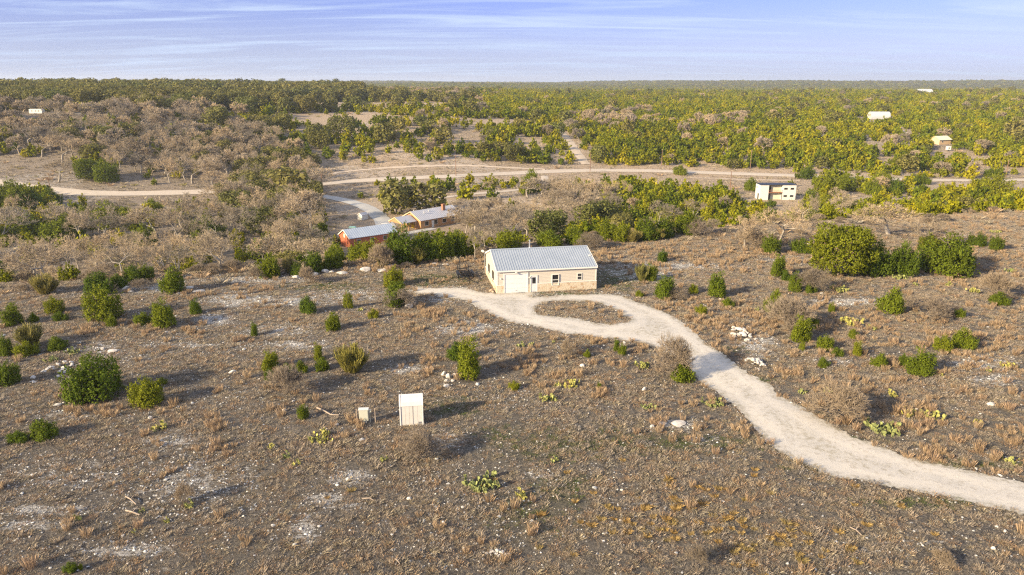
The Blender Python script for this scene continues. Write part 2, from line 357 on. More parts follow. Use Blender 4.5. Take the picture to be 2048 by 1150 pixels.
pale = np.maximum(pale*(1-.0*mfar), .35*mfar*(fbm(X/40, Y/40, 77, 3) > .12))
pale = np.clip(pale+.10+.5*np.clip(fbm(X/14, Y/14, 81, 3), 0, 1)*(1-mfar), 0, 1)
za = me.attributes.new('zone', 'FLOAT_COLOR', 'POINT'); za.data.foreach_set('color', np.stack([pale, green, dry, wood], 1).astype(np.float32).ravel())
tag(put('ground', me, 'hill_ground', smooth=True), kind='structure')

# ------------------------------------------------------------------ roads
def pip(px, py, poly):
    px = np.asarray(px, float); py = np.asarray(py, float); ins = np.zeros(px.shape, bool); n = len(poly)
    for i in range(n):
        x0, y0 = poly[i]; x1, y1 = poly[(i+1) % n]
        if y0 == y1: continue
        c = ((y0 > py) != (y1 > py)) & (px < (x1-x0)*(py-y0)/(y1-y0)+x0); ins ^= c
    return ins
def pdist(px, py, poly, closed=True):
    d = np.full(np.shape(px), 1e9); n = len(poly)
    for i in range(n if closed else n-1):
        x0, y0 = poly[i]; x1, y1 = poly[(i+1) % n]; dx, dy = x1-x0, y1-y0
        t = np.clip(((px-x0)*dx+(py-y0)*dy)/(dx*dx+dy*dy+1e-12), 0, 1); d = np.minimum(d, np.hypot(px-x0-t*dx, py-y0-t*dy))
    return d
DRIVE = [(822, 586), (880, 593), (930, 602), (955, 616), (982, 632), (1010, 645), (1074, 658), (1137, 673), (1175, 677), (1218, 682), (1266, 688), (1301, 696), (1327, 708), (1377, 731), (1397, 756), (1427, 776), (1465, 802), (1485, 827), (1503, 845), (1541, 888), (1586, 915), (1662, 946), (1712, 955), (1788, 973), (1864, 989), (1940, 1006), (2048, 1031), (2300, 1090),
         (2300, 1030), (2048, 966), (1940, 941), (1889, 928), (1813, 908), (1763, 891), (1725, 880), (1677, 857), (1642, 837), (1604, 814), (1566, 792), (1536, 766), (1491, 741), (1453, 718), (1417, 696), (1385, 668), (1352, 638), (1301, 615), (1259, 600), (1238, 593), (1200, 589), (1137, 590), (1112, 594), (1067, 595), (1062, 585), (991, 588), (941, 580), (873, 573), (835, 576)]
ISLE = [(1072, 622), (1078, 610), (1092, 604), (1137, 603), (1203, 608), (1230, 622), (1258, 642), (1251, 650), (1221, 655), (1188, 652), (1150, 643), (1100, 638), (1077, 632)]
DW = [gnd(a, b) for a, b in DRIVE]; IW = [gnd(a, b) for a, b in ISLE]
def sdf_drive(x, y):     # negative on the gravel
    d = pdist(x, y, DW); d = np.where(pip(x, y, DW), -d, d)
    e = pdist(x, y, IW); e = np.where(pip(x, y, IW), -e, e)
    d = np.maximum(d, -e)
    return d + .9*fbm(x/1.3, y/1.3, 91, 5)+.35*fbm(x/.35, y/.35, 95, 2)+np.clip((-5-x)/6, 0, 1)*(2.2*fbm(x/1.1, y/.8, 97, 4)+.25)
def mesh_from_sdf(name, sdf, x0, x1, y0, y1, st, off, m):
    xs = np.arange(x0, x1, st); ys = np.arange(y0, y1, st); a, b = np.meshgrid(xs, ys); d = sdf(a, b); n = len(xs)
    e = .02; ddx = (sdf(a+e, b)-d)/e; ddy = (sdf(a, b+e)-d)/e; g = np.hypot(ddx, ddy)+1e-6
    inside = d < 0
    cell = inside[:-1, :-1] | inside[1:, :-1] | inside[:-1, 1:] | inside[1:, 1:]
    mv = (~inside) & (d < st*1.6)
    k = np.clip(d/g, 0, st*.95)
    a2 = np.where(mv, a-ddx/g*k, a); b2 = np.where(mv, b-ddy/g*k, b)
    z = hgt(a2, b2)+off
    I = (np.arange(len(ys)-1)[:, None]*n+np.arange(n-1)[None, :])[cell]
    F = np.stack([I, I+1, I+n+1, I+n], 1); used, inv = np.unique(F, return_inverse=True); F = inv.reshape(F.shape)
    V = np.stack([a2.ravel(), b2.ravel(), z.ravel()], 1)[used]; me = mesh_np(name, V, F)
    at = me.attributes.new('inset', 'FLOAT', 'POINT'); at.data.foreach_set('value', (-d.ravel()[used]).astype(np.float32))
    return put(name, me, m, smooth=True)
tag(mesh_from_sdf('driveway', sdf_drive, -16, 72, 32, 92, .22, .035, 'drive_gravel'), kind='structure')
ROADS = []
def road(name, pts, w, m, off=.25, jit=.5):
    P = [ground_at(a, b) for a, b in pts]; Q = []
    for i in range(len(P)-1):
        n = max(2, int(math.hypot(P[i+1][0]-P[i][0], P[i+1][1]-P[i][1])/2.0))
        for k in range(n): t = k/n; Q.append((P[i][0]*(1-t)+P[i+1][0]*t, P[i][1]*(1-t)+P[i+1][1]*t))
    Q.append(P[-1][:2]); Q = np.array(Q)
    for _ in range(6): Q[1:-1] = (Q[:-2]+Q[1:-1]*2+Q[2:])/4
    T = np.gradient(Q, axis=0); T /= np.hypot(T[:, 0], T[:, 1])[:, None]+1e-9; N = np.stack([-T[:, 1], T[:, 0]], 1)
    V = []; nr = len(Q)
    s = np.arange(nr)
    wl = w/2+jit*vnoise(s*.6, s*0+3, 5)-jit/2; wr = w/2+jit*vnoise(s*.6, s*0+9, 6)-jit/2
    for c in (-1, -.5, 0, .5, 1):
        ww = (wl if c < 0 else wr)*abs(c)*(1 if c > 0 else -1)
        A = Q+N*ww[:, None]; V.append(np.stack([A[:, 0], A[:, 1], hgt(A[:, 0], A[:, 1])+off*(1-.6*abs(c))], 1))
    V = np.concatenate(V); F = []
    for c in range(4):
        i = np.arange(nr-1)+c*nr; F.append(np.stack([i, i+1, i+1+nr, i+nr], 1))
    ROADS.append((Q, w/2))
    return tag(put(name, mesh_np(name, V, np.concatenate(F)), m, smooth=True), kind='structure')
road('gravel_road', [(-160, 352), (0, 366), (40, 374), (108, 382), (180, 388), (260, 389), (350, 386), (435, 383), (530, 377), (620, 370), (700, 363), (800, 357), (900, 353), (1000, 348), (1100, 343), (1200, 340.5), (1300, 341.5), (1400, 345), (1500, 348.5), (1600, 352), (1700, 356), (1850, 360), (1950, 361), (2048, 360), (2250, 358)], 7.5, 'road_gravel', .3)
road('dirt_track', [(650, 350), (700, 342), (760, 337), (830, 333), (900, 331), (960, 332), (1030, 336), (1090, 339)], 3, 'track_dirt', .25, 1.5)
road('hill_track', [(1172, 329), (1160, 312), (1150, 300), (1138, 283), (1126, 268), (1112, 259)], 5, 'track_dirt', .25, 1)
road('farm_lane', [(830, 400), (885, 395), (960, 387), (1030, 381), (1075, 376), (1092, 366), (1088, 352)], 3.6, 'road_gravel', .25, 1)
road('field_track', [(1380, 356), (1440, 357), (1500, 360), (1600, 362)], 3, 'track_dirt', .2, 2)
road('house_drive', [(640, 392), (690, 400), (728, 413), (750, 425), (762, 436), (770, 448), (776, 458)], 5.2, 'pale_concrete', .2, .6)
road('far_lane', [(1790, 256), (1803, 264), (1822, 273), (1836, 277)], 6, 'track_dirt', .3, 1)
def rdist(x, y):
    d = np.full(np.shape(x), 1e9)
    for Q, w in ROADS: d = np.minimum(d, pdist(x, y, [tuple(q) for q in Q[::4]], False)-w)
    return d

# ------------------------------------------------------------------ metal building on the hill
ax, ay, az = ground_at(994.5, 587.2)
LX, LY, EV, RG = 12.75, 9.6, 3.0, 4.5
B = empty('metal_building', (ax, ay, .02), R(10.3), 'tan metal building with ribbed grey roof and stone base on the hilltop', 'building')
e = MB(); e.prism([(0, -.3), (LY, -.3), (LY, EV-.1), (LY/2, RG-.12), (0, EV-.1)], 0.0, LX); wall = e.build('wall', 'siding', B)
e = MB()
for i in range(10):      # lap boards on the front
    z0 = 1.08+i*.185
    e.prism([(0.0, z0), (-.035, z0+.002), (-.012, z0+.183), (0.0, z0+.183)], .06, LX-.06)
e.build('lap_siding', 'siding', wall)
e = MB(); n = 26
for i in range(n):       # vertical ribbed sheet on the gable end
    y0 = .1+i*(LY-.2)/n; zt = EV-.14+(RG-EV)*(1-abs(y0+.18-LY/2)/(LY/2)); e.box(-.02, .0, y0, y0+.30, 1.06, zt)
e.build('gable_sheet', 'gable_siding', wall)
e = MB(); 
for a, b in ((0, .80), (3.92, 4.22), (5.12, LX)): e.box(a, b, -.09, 0, -.3, 1.05)
e.box(-.09, 0, -.09, LY+.02, -.3, 1.05); e.box(LX, LX+.09, -.09, LY+.02, -.3, 1.05)
e.build('stone_base', 'limestone_block', B)
e = MB(); e.box(5.12, LX+.12, -.12, 0, 1.052, 1.10); e.box(LX, LX+.12, -.0, LY, 1.052, 1.10); e.build('stone_cap', 'trim_white', B)
e = MB(); e.box(-.12, 0, -.12, LY+.05, 1.052, 1.10); e.box(-.0, .80, -.12, 0, 1.052, 1.10); e.build('stone_cap', 'trim_white', B)
def slope_z(y, up=0): return EV+(RG-EV)*(1-abs(y-LY/2)/(LY/2))+up
e = MB()
e.prism([(-.18, slope_z(-.18)-.02), (LY/2, RG-.02), (LY+.18, slope_z(LY+.18)-.02), (LY+.18, slope_z(LY+.18)+.05), (LY/2, RG+.06), (-.18, slope_z(-.18)+.05)], -.1, LX+.1)
roof = e.build('roof', 'roof_metal', B)
e = MB(); n = 42
for i in range(n):
    x0 = -.02+i*(LX+.0)/(n-1)
    for ya, yb in ((-.17, LY/2-.06), (LY/2+.06, LY+.17)):
        e.poly([(x0-.045, ya, slope_z(ya)+.045), (x0+.045, ya, slope_z(ya)+.045), (x0+.045, yb, slope_z(yb)+.045), (x0-.045, yb, slope_z(yb)+.045),
                (x0-.022, ya, slope_z(ya)+.095), (x0+.022, ya, slope_z(ya)+.095), (x0+.022, yb, slope_z(yb)+.095), (x0-.022, yb, slope_z(yb)+.095)],
               [(4, 5, 6, 7), (0, 1, 5, 4), (1, 2, 6, 5), (2, 3, 7, 6), (3, 0, 4, 7)])
e.build('roof_rib', 'roof_metal', roof)
e = MB(); e.prism([(LY/2-.22, RG+.03), (LY/2, RG+.13), (LY/2+.22, RG+.03), (LY/2+.2, RG), (LY/2-.2, RG)], -.13, LX+.13); e.build('ridge_cap', 'roof_metal', roof)
e = MB()
for xa, xb in ((-.15, -.1), (LX+.1, LX+.15)):
    for s in (0, 1):
        ya, yb = (-.2, LY/2) if s == 0 else (LY/2, LY+.2)
        e.poly([(x, y, slope_z(y)+d) for x in (xa, xb) for y in (ya, yb) for d in (-.12, .10)], [(0, 1, 3, 2), (4, 6, 7, 5), (0, 4, 5, 1), (2, 3, 7, 6), (1, 5, 7, 3), (0, 2, 6, 4)])
e.box(-.12, LX+.12, -.28, -.182, slope_z(-.18)-.13, slope_z(-.18)+.03); e.box(-.12, LX+.12, LY+.182, LY+.26, slope_z(-.18)-.13, slope_z(-.18)+.03)
e.build('roof_trim', 'trim_white', B)
e = MB(); e.box(-.05, .07, -.06, -.036, 1.10, EV-.2); e.box(-.06, -.051, -.06, .07, 1.10, EV-.2); e.build('corner_trim', 'trim_white', B)
e = MB(); e.box(LX-.08, LX+.05, -.06, -.036, 1.10, EV-.2); e.build('corner_trim', 'trim_white', B)
# garage door
g0, g1 = .86, 3.86
e = MB()
for i in range(4): e.box(g0+.07, g1-.07, -.05, -.02, .02+i*.61, .02+(i+1)*.61-.012)
gd = e.build('garage_door', 'door_white', B, .006)
e = MB(); e.box(g0-.06, g0+.07, -.11, .0, 0, 2.46); e.box(g1-.07, g1+.06, -.11, 0, 0, 2.46); e.box(g0-.06, g1+.06, -.11, 0, 2.462, 2.6); e.build('door_frame', 'trim_white', gd)
e = MB(); e.bar((2.3, -.09, .35), (2.5, -.09, .35), .015); e.build('handle', 'black_steel', gd)
# entry door
d0, d1 = 4.22, 5.12
e = MB(); e.box(d0+.08, d1-.08, -.06, -.02, .03, 2.05); ed = e.build('door', 'door_white', B)
e = MB(); e.box(d0, d0+.08, -.10, 0, 0, 2.12); e.box(d1-.08, d1, -.10, 0, 0, 2.12); e.box(d0, d1, -.10, 0, 2.122, 2.22); e.build('door_frame', 'trim_white', ed)
e = MB(); e.box(d0+.22, d1-.24, -.075, -.062, 1.12, 1.92); e.build('glass_pane', 'dark_glass', ed)
e = MB(); e.bar((d0+.15, -.06, 1.0), (d0+.15, -.12, 1.0), .03); e.build('handle', 'galvanised', ed)
def window(parent, x0, x1, z0, z1, y=-.04, axis='x', frame='trim_white', fw=.07, rail=True, depth=.05):
    def bx(mb, a0, a1, p0, p1, c0, c1):
        return mb.box(a0, a1, y-p1, y-p0, c0, c1) if axis == 'x' else mb.box(y-p1, y-p0, a0, a1, c0, c1)
    e = MB(); bx(e, x0-fw, x0, 0, depth, z0-fw, z1+fw); bx(e, x1, x1+fw, 0, depth, z0-fw, z1+fw); bx(e, x0, x1, 0, depth-.001, z1, z1+fw); bx(e, x0, x1, 0, depth-.001, z0-fw, z0)
    if rail: bx(e, x0, x1, 0, depth-.004, (z0+z1)/2-.03, (z0+z1)/2+.03)
    w = e.build('window', frame, parent)
    e = MB(); bx(e, x0, x1, -.03, .012, z0, z1); e.build('glass_pane', 'dark_glass', w); return w
window(B, 7.02, 7.82, .82, 2.13, y=-.03, depth=.11); window(B, 10.32, 10.84, 1.38, 2.12, y=-.03)
window(B, 2.6, 3.35, .85, 2.1, y=-.02, axis='y', frame='black_steel', depth=.09); window(B, 6.1, 6.85, .85, 2.1, y=-.02, axis='y', frame='black_steel', depth=.09)
e = MB(); e.bar((5.1, LY/2+.1, RG-.05), (5.1, LY/2+.1, RG+1.05), .085, n=12); e.bar((5.1, LY/2+.1, RG+1.06), (5.1, LY/2+.1, RG+1.14), .14, .05, n=12); e.bar((5.1, LY/2+.1, RG), (5.1, LY/2+.1, RG+.2), .18, .09, n=12)
e.build('flue_pipe', 'galvanised', B)
def lamp(x, z, y=-.04):
    e = MB(); e.box(x-.06, x+.06, y-.12, y, z-.08, z+.08); e.bar((x, y-.12, z), (x, y-.2, z-.06), .05, .07, 8); e.build('wall_lamp', 'trim_white', B)
lamp(.45, 1.95); lamp(4.05, 1.95); 
e = MB(); e.box(2.2, 2.9, -.22, -.05, 2.74, 2.8); e.bar((2.3, -.2, 2.7), (2.3, -.34, 2.62), .06, .09, 8); e.bar((2.45, -.2, 2.7), (2.45, -.34, 2.62), .06, .09, 8); e.build('flood_lamp', 'trim_white', B)
e = MB(); e.box(LX-.35, LX-.1, 2.2, 2.42, slope_z(2.3)+.08, slope_z(2.3)+.2); e.build('roof_vent', 'trim_white', roof)
e = MB(); e.bar((-.2, LY-.1, -.2), (-.2, LY-.1, EV+.15), .045); e.bar((-.2, LY-.1, EV+.1), (-.45, LY-.2, EV+.3), .02)
so = e.build('antenna_mast', 'galvanised', B)
e = MB(); e.prism([(math.cos(a)*.26, math.sin(a)*.2) for a in np.linspace(0, 2*math.pi, 14, endpoint=False)], -.03, .03, 'y')
dsh = e.build('dish', 'trim_white', so, loc=(-.48, LY-.26, EV+.32)); dsh.rotation_euler = (R(25), 0, R(-40))

# black equipment trailer parked left of the building
tx, ty, tz = ground_at(934, 562)
T = empty('utility_trailer', (tx, ty, tz), R(12), 'black open steel frame trailer parked on grass left of the tan building', 'trailer')
e = MB(); W2, LN = 1.15, 3.6
for x in (-.75, .75): e.box(x-.05, x+.05, -.3, LN, .52, .66)
for k in range(6): e.box(-.698, .698, .0+k*.68, .08+k*.68, .54, .64)
for k in range(4):      # saddle supports on top
    y = .4+k*.9
    for x in (-.5, .5): e.box(x-.05, x+.05, y-.05, y+.05, .642, .9)
    e.box(-.65, .65, y-.04, y+.04, .902, .98)
for s in (-1, 1): e.bar((s*.75, -.25, .6), (0, -1.6, .5), .05)
e.build('frame', 'black_steel', T)
e = MB(); e.bar((0, -1.55, .5), (0, -1.9, .5), .06); e.bar((0, -1.9, .5), (0, -1.98, .56), .07, .04); e.build('coupler', 'black_steel', T)
e = MB(); e.bar((.12, -1.4, 0), (.12, -1.4, .8), .035); e.build('jack_stand', 'black_steel', T)
for s in (-1, 1):
    e = MB(); e.prism([(.9, .62), (1.05, .82), (2.75, .82), (2.9, .62), (2.84, .62), (2.7, .77), (1.1, .77), (.96, .62)], s*.86 if s > 0 else -1.14, 1.14 if s > 0 else -.86); e.build('fender', 'black_steel', T)
    for y in (1.42, 2.3):
        e = MB(); e.bar((s*.88, y, .34), (s*1.1, y, .34), .34, n=18); w = e.build('wheel', 'tyre', T); e = MB(); e.bar((s*1.095, y, .34), (s*1.108, y, .34), .17, n=12); e.build('rim', 'galvanised', w)
for s in (-1, 1):
    e = MB(); e.bar((s*.75, LN-.05, .6), (s*.75, LN+.25, 1.35), .04); e.bar((s*.4, LN-.05, .6), (s*.4, LN+.25, 1.35), .04); e.bar((s*.4, LN+.25, 1.35), (s*.75, LN+.25, 1.35), .04); e.build('loading_ramp', 'black_steel', T)

# small white well shed
sx, sy, sz = ground_at(801.3, 851.7)
S = empty('storage_shed', (sx, sy, sz), R(8), 'small off white shed with curved roof standing alone in the dry grass', 'shed')
SW, SD = 1.72, 1.35
e = MB(); e.box(.03, SW-.03, .03, SD-.03, -.1, 1.62); wl = e.build('wall', 'shed_vinyl', S)
e = MB()
for k in range(5): x0 = .09+k*.312; e.box(x0, x0+.300, .012, .03, .06, 1.60)
e.build('front_panel', 'shed_vinyl', S)
rp = [(-.03, 1.62), (.10, 1.90), (.36, 2.16), (SD/2, 2.27), (SD-.36, 2.16), (SD-.10, 1.90), (SD+.03, 1.62)]
e = MB(); e.prism(rp, -.0, SW); rf = e.build('roof', 'shed_vinyl', S)
e = MB()
for a in (-.05, SW-.05):
    for i in range(6):
        (y0, z0), (y1, z1) = rp[i], rp[i+1]; e.poly([(x, y, z) for x in (a, a+.10) for (y, z) in ((y0, z0), (y1, z1), (y1*1.0, z1+.035), (y0, z0+.035))], [(0, 1, 2, 3), (7, 6, 5, 4), (3, 2, 6, 7), (0, 4, 5, 1)])
e.box(-.04, .06, -.03, .07, -.05, 1.64); e.box(SW-.06, SW+.04, -.03, .07, -.05, 1.64); e.box(-.05, .03, SD-.07, SD+.02, -.05, 1.64); e.box(.06, SW-.06, -.02, .05, 1.60, 1.64); e.box(.06, SW-.06, SD/2-.04, SD/2+.04, 2.25, 2.31)
e.build('trim', 'shed_trim', S, .008)
e = MB(); e.box(SW-.36, SW-.12, -.005, .011, .10, .26); e.build('vent', 'galvanised', S)
e = MB(); e.box(SW*.55, SW*.55+.02, -.005, .012, .1, 1.58); e.build('door_seam', 'wire_grey', S)
# control box on a rack
ux, uy, uz = ground_at(729, 845)
U = empty('control_cabinet', (ux, uy, uz), R(4), 'beige electrical cabinet on a small rack between two thin posts', 'cabinet')
e = MB(); e.box(-.36, .34, -.15, .15, .36, 1.12); cb = e.build('cabinet_body', 'grey_utility', U, .01)
e = MB(); e.box(-.40, .38, -.2, .18, 1.122, 1.2); e.build('lid', 'white_panel', cb, .01)
e = MB(); e.box(-.33, .31, -.165, -.152, .42, 1.08); e.build('door', 'grey_utility', cb)
e = MB(); e.box(-.3, .32, -.1, .1, .15, .358); e.build('stand', 'grey_utility', U)
for x in (-.56, .84):
    e = MB(); e.box(x-.03, x+.03, -.03, .03, -.1, 1.12); e.box(x-.05, x+.05, -.05, .05, 1.122, 1.17); e.build('post', 'driftwood', U)
e = MB(); e.bar((.45, 0, -.1), (.45, 0, 1.05), .025); e.box(.38, .56, -.06, .06, .88, 1.08); e.build('meter', 'grey_utility', U)
for x in (-.1, .03, .15):
    e = MB(); e.bar((x, -.05, .17), (x+.03, -.12, -.1), .035); e.build('conduit', 'galvanised', U)

# ------------------------------------------------------------------ valley buildings
def gable_house(name, loc, ang, L, W, ev, rg, wallm, roofm, label, cat='house', ov=.4, trimm='fascia'):
    """local x along the ridge, gable end at x=0, y centred"""
    h = empty(name, loc, ang, label, cat)
    e = MB(); e.prism([(-W/2, -1), (W/2, -1), (W/2, ev), (0, rg-.1), (-W/2, ev)], 0, L); e.build('wall', wallm, h)
    s = (rg-ev)/(W/2); yo = W/2+ov; zo = ev-s*ov
    e = MB(); e.prism([(-yo, zo), (0, rg), (yo, zo), (yo, zo+.1), (0, rg+.12), (-yo, zo+.1)], -ov, L+ov); rf = e.build('roof', roofm, h)
    e = MB(); n = int(L/.6)
    for i in range(n+1):
        x0 = -ov+i*(L+2*ov-.05)/n
        for sg in (-1, 1): e.poly([(x0, 0, rg+.1), (x0+.05, 0, rg+.1), (x0+.05, sg*yo, zo+.08), (x0, sg*yo, zo+.08), (x0, 0, rg+.17), (x0+.05, 0, rg+.17), (x0+.05, sg*yo, zo+.15), (x0, sg*yo, zo+.15)], [(4, 5, 6, 7), (0, 3, 7, 4), (1, 2, 6, 5)])
    e.build('roof_seam', roofm, rf)
    for xa in (-ov-.06, L+ov):
        e = MB()
        for sg in (-1, 1): e.poly([(x, y, z) for x in (xa, xa+.06) for (y, z) in ((0, rg-.12), (0, rg+.14), (sg*yo, zo+.14), (sg*yo, zo-.12))], [(0, 1, 2, 3), (7, 6, 5, 4), (1, 5, 6, 2), (0, 3, 7, 4)])
        e.build('fascia', trimm, h)
    return h
# house
hx, hy = 0, 0
gx0, gy0, gz0 = ground_at(812, 457)
A = R(46)
Hs = gable_house('farm_house', (gx0+1.5, gy0+1.5, gz0), A, 15.5, 8.6, 2.7, 4.7, 'log_brown', 'house_roof', 'long low farmhouse with grey roof and brown gable among bare trees')
e = MB(); e.box(10.6, 11.5, -1.9, -1.1, 3.2, 5.7); e.box(10.52, 11.58, -1.98, -1.02, 5.702, 5.85); e.build('chimney', 'brick_brown', Hs)
e = MB()
for i, (x, y) in enumerate(((2.2, 1.6), (3.4, -1.8), (5.6, -1.2))):
    e = MB(); e.bar((x, y, 3.7), (x, y, 4.75), .12); e.build('vent_pipe', 'white_panel', Hs)
for k in range(4):
    window(Hs, 1.5+k*3.4, 2.9+k*3.4, .9, 2.1, y=-4.3, rail=False)
e = MB(); e.box(4.1, 5.0, -4.36, -4.302, 0, 2.1); e.build('door', 'white_panel', Hs)
for y in (-2.2, 1.6): window(Hs, y, y+1.0, .9, 2.1, y=-.0, axis='y', rail=False)
# carport on the gable end
e = MB(); e.prism([(-3.1, 2.3), (0, 3.7), (3.1, 2.3), (3.1, 2.42), (0, 3.84), (-3.1, 2.42)], -6.0, -.47); pr = e.build('carport_roof', 'house_roof', Hs)
e = MB(); e.prism([(-2.9, 2.3), (2.9, 2.3), (0, 3.62)], -5.9, -5.75); e.build('carport_gable', 'log_brown', pr)
e = MB()
for sg in (-1, 1): e.poly([(x, y, z) for x in (-6.1, -6.0) for (y, z) in ((0, 3.64), (0, 3.9), (sg*3.2, 2.46), (sg*3.2, 2.2))], [(0, 1, 2, 3), (7, 6, 5, 4), (1, 5, 6, 2), (0, 3, 7, 4)])
e.build('fascia', 'fascia', pr)
for x, y in ((-5.7, -2.8), (-5.7, 2.8), (-3.2, -2.8), (-.8, -2.8)):
    e = MB(); e.box(x-.1, x+.1, y-.1, y+.1, -.5, 2.32); e.build('post', 'log_brown', Hs)
e = MB(); e.box(-6.3, 3.5, -7.2, -4.4, -.5, .12); e.build('patio_slab', 'pale_concrete', Hs)
# barn
bx0, by0, bz0 = ground_at(690, 492)
Bn = gable_house('red_barn', (bx0, by0, bz0), R(38), 13.5, 6.6, 2.6, 4.3, 'barn_red', 'barn_roof', 'red barn with pale metal roof behind dark evergreens', 'barn', .25, 'trim_white')
e = MB(); e.box(-.04, -.002, -.35, .35, 2.3, 3.3); e.build('hatch', 'white_panel', Bn)
for k in range(3): window(Bn, 2+k*3.8, 3+k*3.8, 1.0, 2.0, y=-3.3, rail=False)
# little tool shed
x, y, z = ground_at(720, 440)
ts = gable_house('tool_shed', (x, y, z), R(60), 2.6, 1.9, 1.5, 2.1, 'white_panel', 'house_roof', 'tiny white tool shed beside the pale house drive', 'shed', .12, 'trim_white')
e = MB(); e.box(-.04, -.002, -.35, .35, .05, 1.4); e.build('door', 'grey_utility', ts)
# golf cart
x, y, z = ground_at(770, 460)
gc = empty('golf_cart', (x, y, z+.05), R(20), 'small white topped cart parked by the farmhouse carport', 'cart')
e = MB(); e.prism([(-1.2, .3), (1.2, .3), (1.3, .6), (.7, .9), (.5, .55), (-.3, .55), (-.4, .95), (-1.2, .9)], -.6, .6, 'y'); e.build('body', 'black_steel', gc, .03)
e = MB(); e.box(-.9, .8, -.62, .62, 1.85, 1.93); e.build('canopy', 'white_panel', gc, .02)
for px_, py_ in ((-.85, -.55), (-.85, .55), (.7, -.55), (.7, .55)):
    e = MB(); e.bar((px_, py_, .85), (px_*.95, py_, 1.86), .025); e.build('post', 'black_steel', gc)
    e = MB(); e.bar((px_, py_*1.0, .24), (px_, py_*1.25, .24), .25, n=14); e.build('wheel', 'tyre', gc)
e = MB(); e.box(-.35, .1, -.5, .5, .56, .8); e.box(-.45, -.36, -.5, .5, .8, 1.2); e.build('seat', 'white_panel', gc)
x, y, z = ground_at(829, 455)
e = MB(); e.prism([(math.cos(a)*.9, math.sin(a)*.9) for a in np.linspace(0, 2*math.pi, 12, endpoint=False)], 0, 1.1, 'z'); e.prism([(-.6, 1.1), (.6, 1.1), (.3, 1.6), (-.3, 1.6)], -.5, .5, 'y')
o = e.build('water_tank', 'yellow_item', None, .08, (x, y, z)); tag(o, 'yellow tank standing under the farmhouse porch edge', 'tank')
x, y, z = ground_at(705, 456)
e = MB(); e.prism([(-1.2, 0), (1.2, 0), (.9, .5), (-.9, .5)], -.5, .5, 'y'); o = e.build('overturned_boat', 'teal_plastic', None, .1, (x, y, z)); tag(o, 'pale teal upturned boat lying in the farm yard', 'boat')

# two storey cream building, right
x, y, z = ground_at(1519, 400)
K = empty('container_house', (x, y, z), 0, 'cream two storey box house with a balcony in the field on the right', 'house')
KD, KH = 5.2, 5.4
e = MB(); e.box(0, 3.0, 0, KD, -1, KH); e.build('wall', 'white_panel', K)
e = MB(); e.box(3.002, 8.0, 1.3, KD, -1, KH-.05); e.build('wall', 'cream_panel', K)
e = MB(); e.box(8.002, 12.9, 0, KD, -1, KH); rw = e.build('wall', 'white_panel', K)
e = MB(); e.box(-.15, 13.05, -.12, KD+.15, KH+.002, KH+.16); e.build('roof', 'black_steel', K)
e = MB(); e.box(3.002, 7.998, -.1, 1.298, 2.62, 2.76); bal = e.build('balcony_floor', 'rust_rail', K)
e = MB(); e.box(3.05, 7.95, -.08, -.04, 3.6, 3.66)
for k in range(18): e.box(3.05+k*.286, 3.08+k*.286, -.075, -.045, 2.762, 3.6)
e.build('railing', 'rust_rail', bal)
for x0 in (3.1, 7.75): e = MB(); e.box(x0, x0+.12, -.06, .06, -1, 2.618); e.build('post', 'black_steel', K)
for zz in (.1, 2.85):
    e = MB(); e.box(3.4, 4.2, 1.25, 1.298, zz, zz+2.0); e.build('door', 'dark_glass', K)
for x0 in (8.5, 10.8):
    for z0 in (1.1, 3.75): window(K, x0, x0+1.3, z0, z0+.7, y=0, rail=False, fw=.06)
e = MB(); e.box(-.04, -.002, 1.3, 2.5, 0, 2.2); e.build('side_door', 'dark_glass', K)
e = MB(); e.box(-.04, -.002, 3.6, 4.1, 3.9, 4.6); e.build('side_window', 'dark_glass', K)
# quonset hut
x, y, z = ground_at(1742, 238)
Qh = empty('quonset_hut', (x, y, z), R(-6), 'white arched metal hut in the green woods on the right', 'building')
QL, QR = 14.5, 4.3
e = MB()
n = 40
for i in range(n):
    a, b = i*QL/n, (i+1)*QL/n
    r0, r1 = (QR, QR+.12) if i % 2 else (QR+.12, QR)
    pr_ = lambda rr: [(QR+math.cos(t)*rr, max(-1, 1.1+math.sin(t)*rr*1.02)) for t in np.linspace(0, math.pi, 15)]+[(-rr+QR, -1), (rr+QR, -1)]
    e.prism([(QR+math.cos(t)*r0, 1.1+math.sin(t)*r0) for t in np.linspace(0, math.pi, 15)]+[(QR-r0, -1), (QR+r0, -1)], a, b)
e.build('shell', 'quonset_steel', Qh)
e = MB(); e.prism([(QR+math.cos(t)*(QR-.1), 1.1+math.sin(t)*(QR-.1)) for t in np.linspace(0, math.pi, 15)]+[(.1, -1), (2*QR-.1, -1)], -.08, -.002); e.build('end_wall', 'cream_panel', Qh)
for y0 in (2.2, 4.9): e = MB(); e.box(-.13, -.082, y0, y0+1.2, 2.2, 3.8); e.build('window', 'dark_glass', Qh)
# far house
x, y, z = ground_at(1845, 191)
fh = gable_house('hilltop_house', (x-8, y, z+.5), 0, 20, 12, 5.0, 9.0, 'white_panel', 'quonset_steel', 'distant cream house on the far wooded ridge at the right', 'house', .5, 'white_panel')
e = MB(); e.box(9, 12, -6.1, -6.02, 0, 4); e.build('porch_opening', 'dark_glass', fh)
# far roofs near the horizon
for px_, py_, w_, lab in ((70, 166.5, 26, ''), ):
    pass
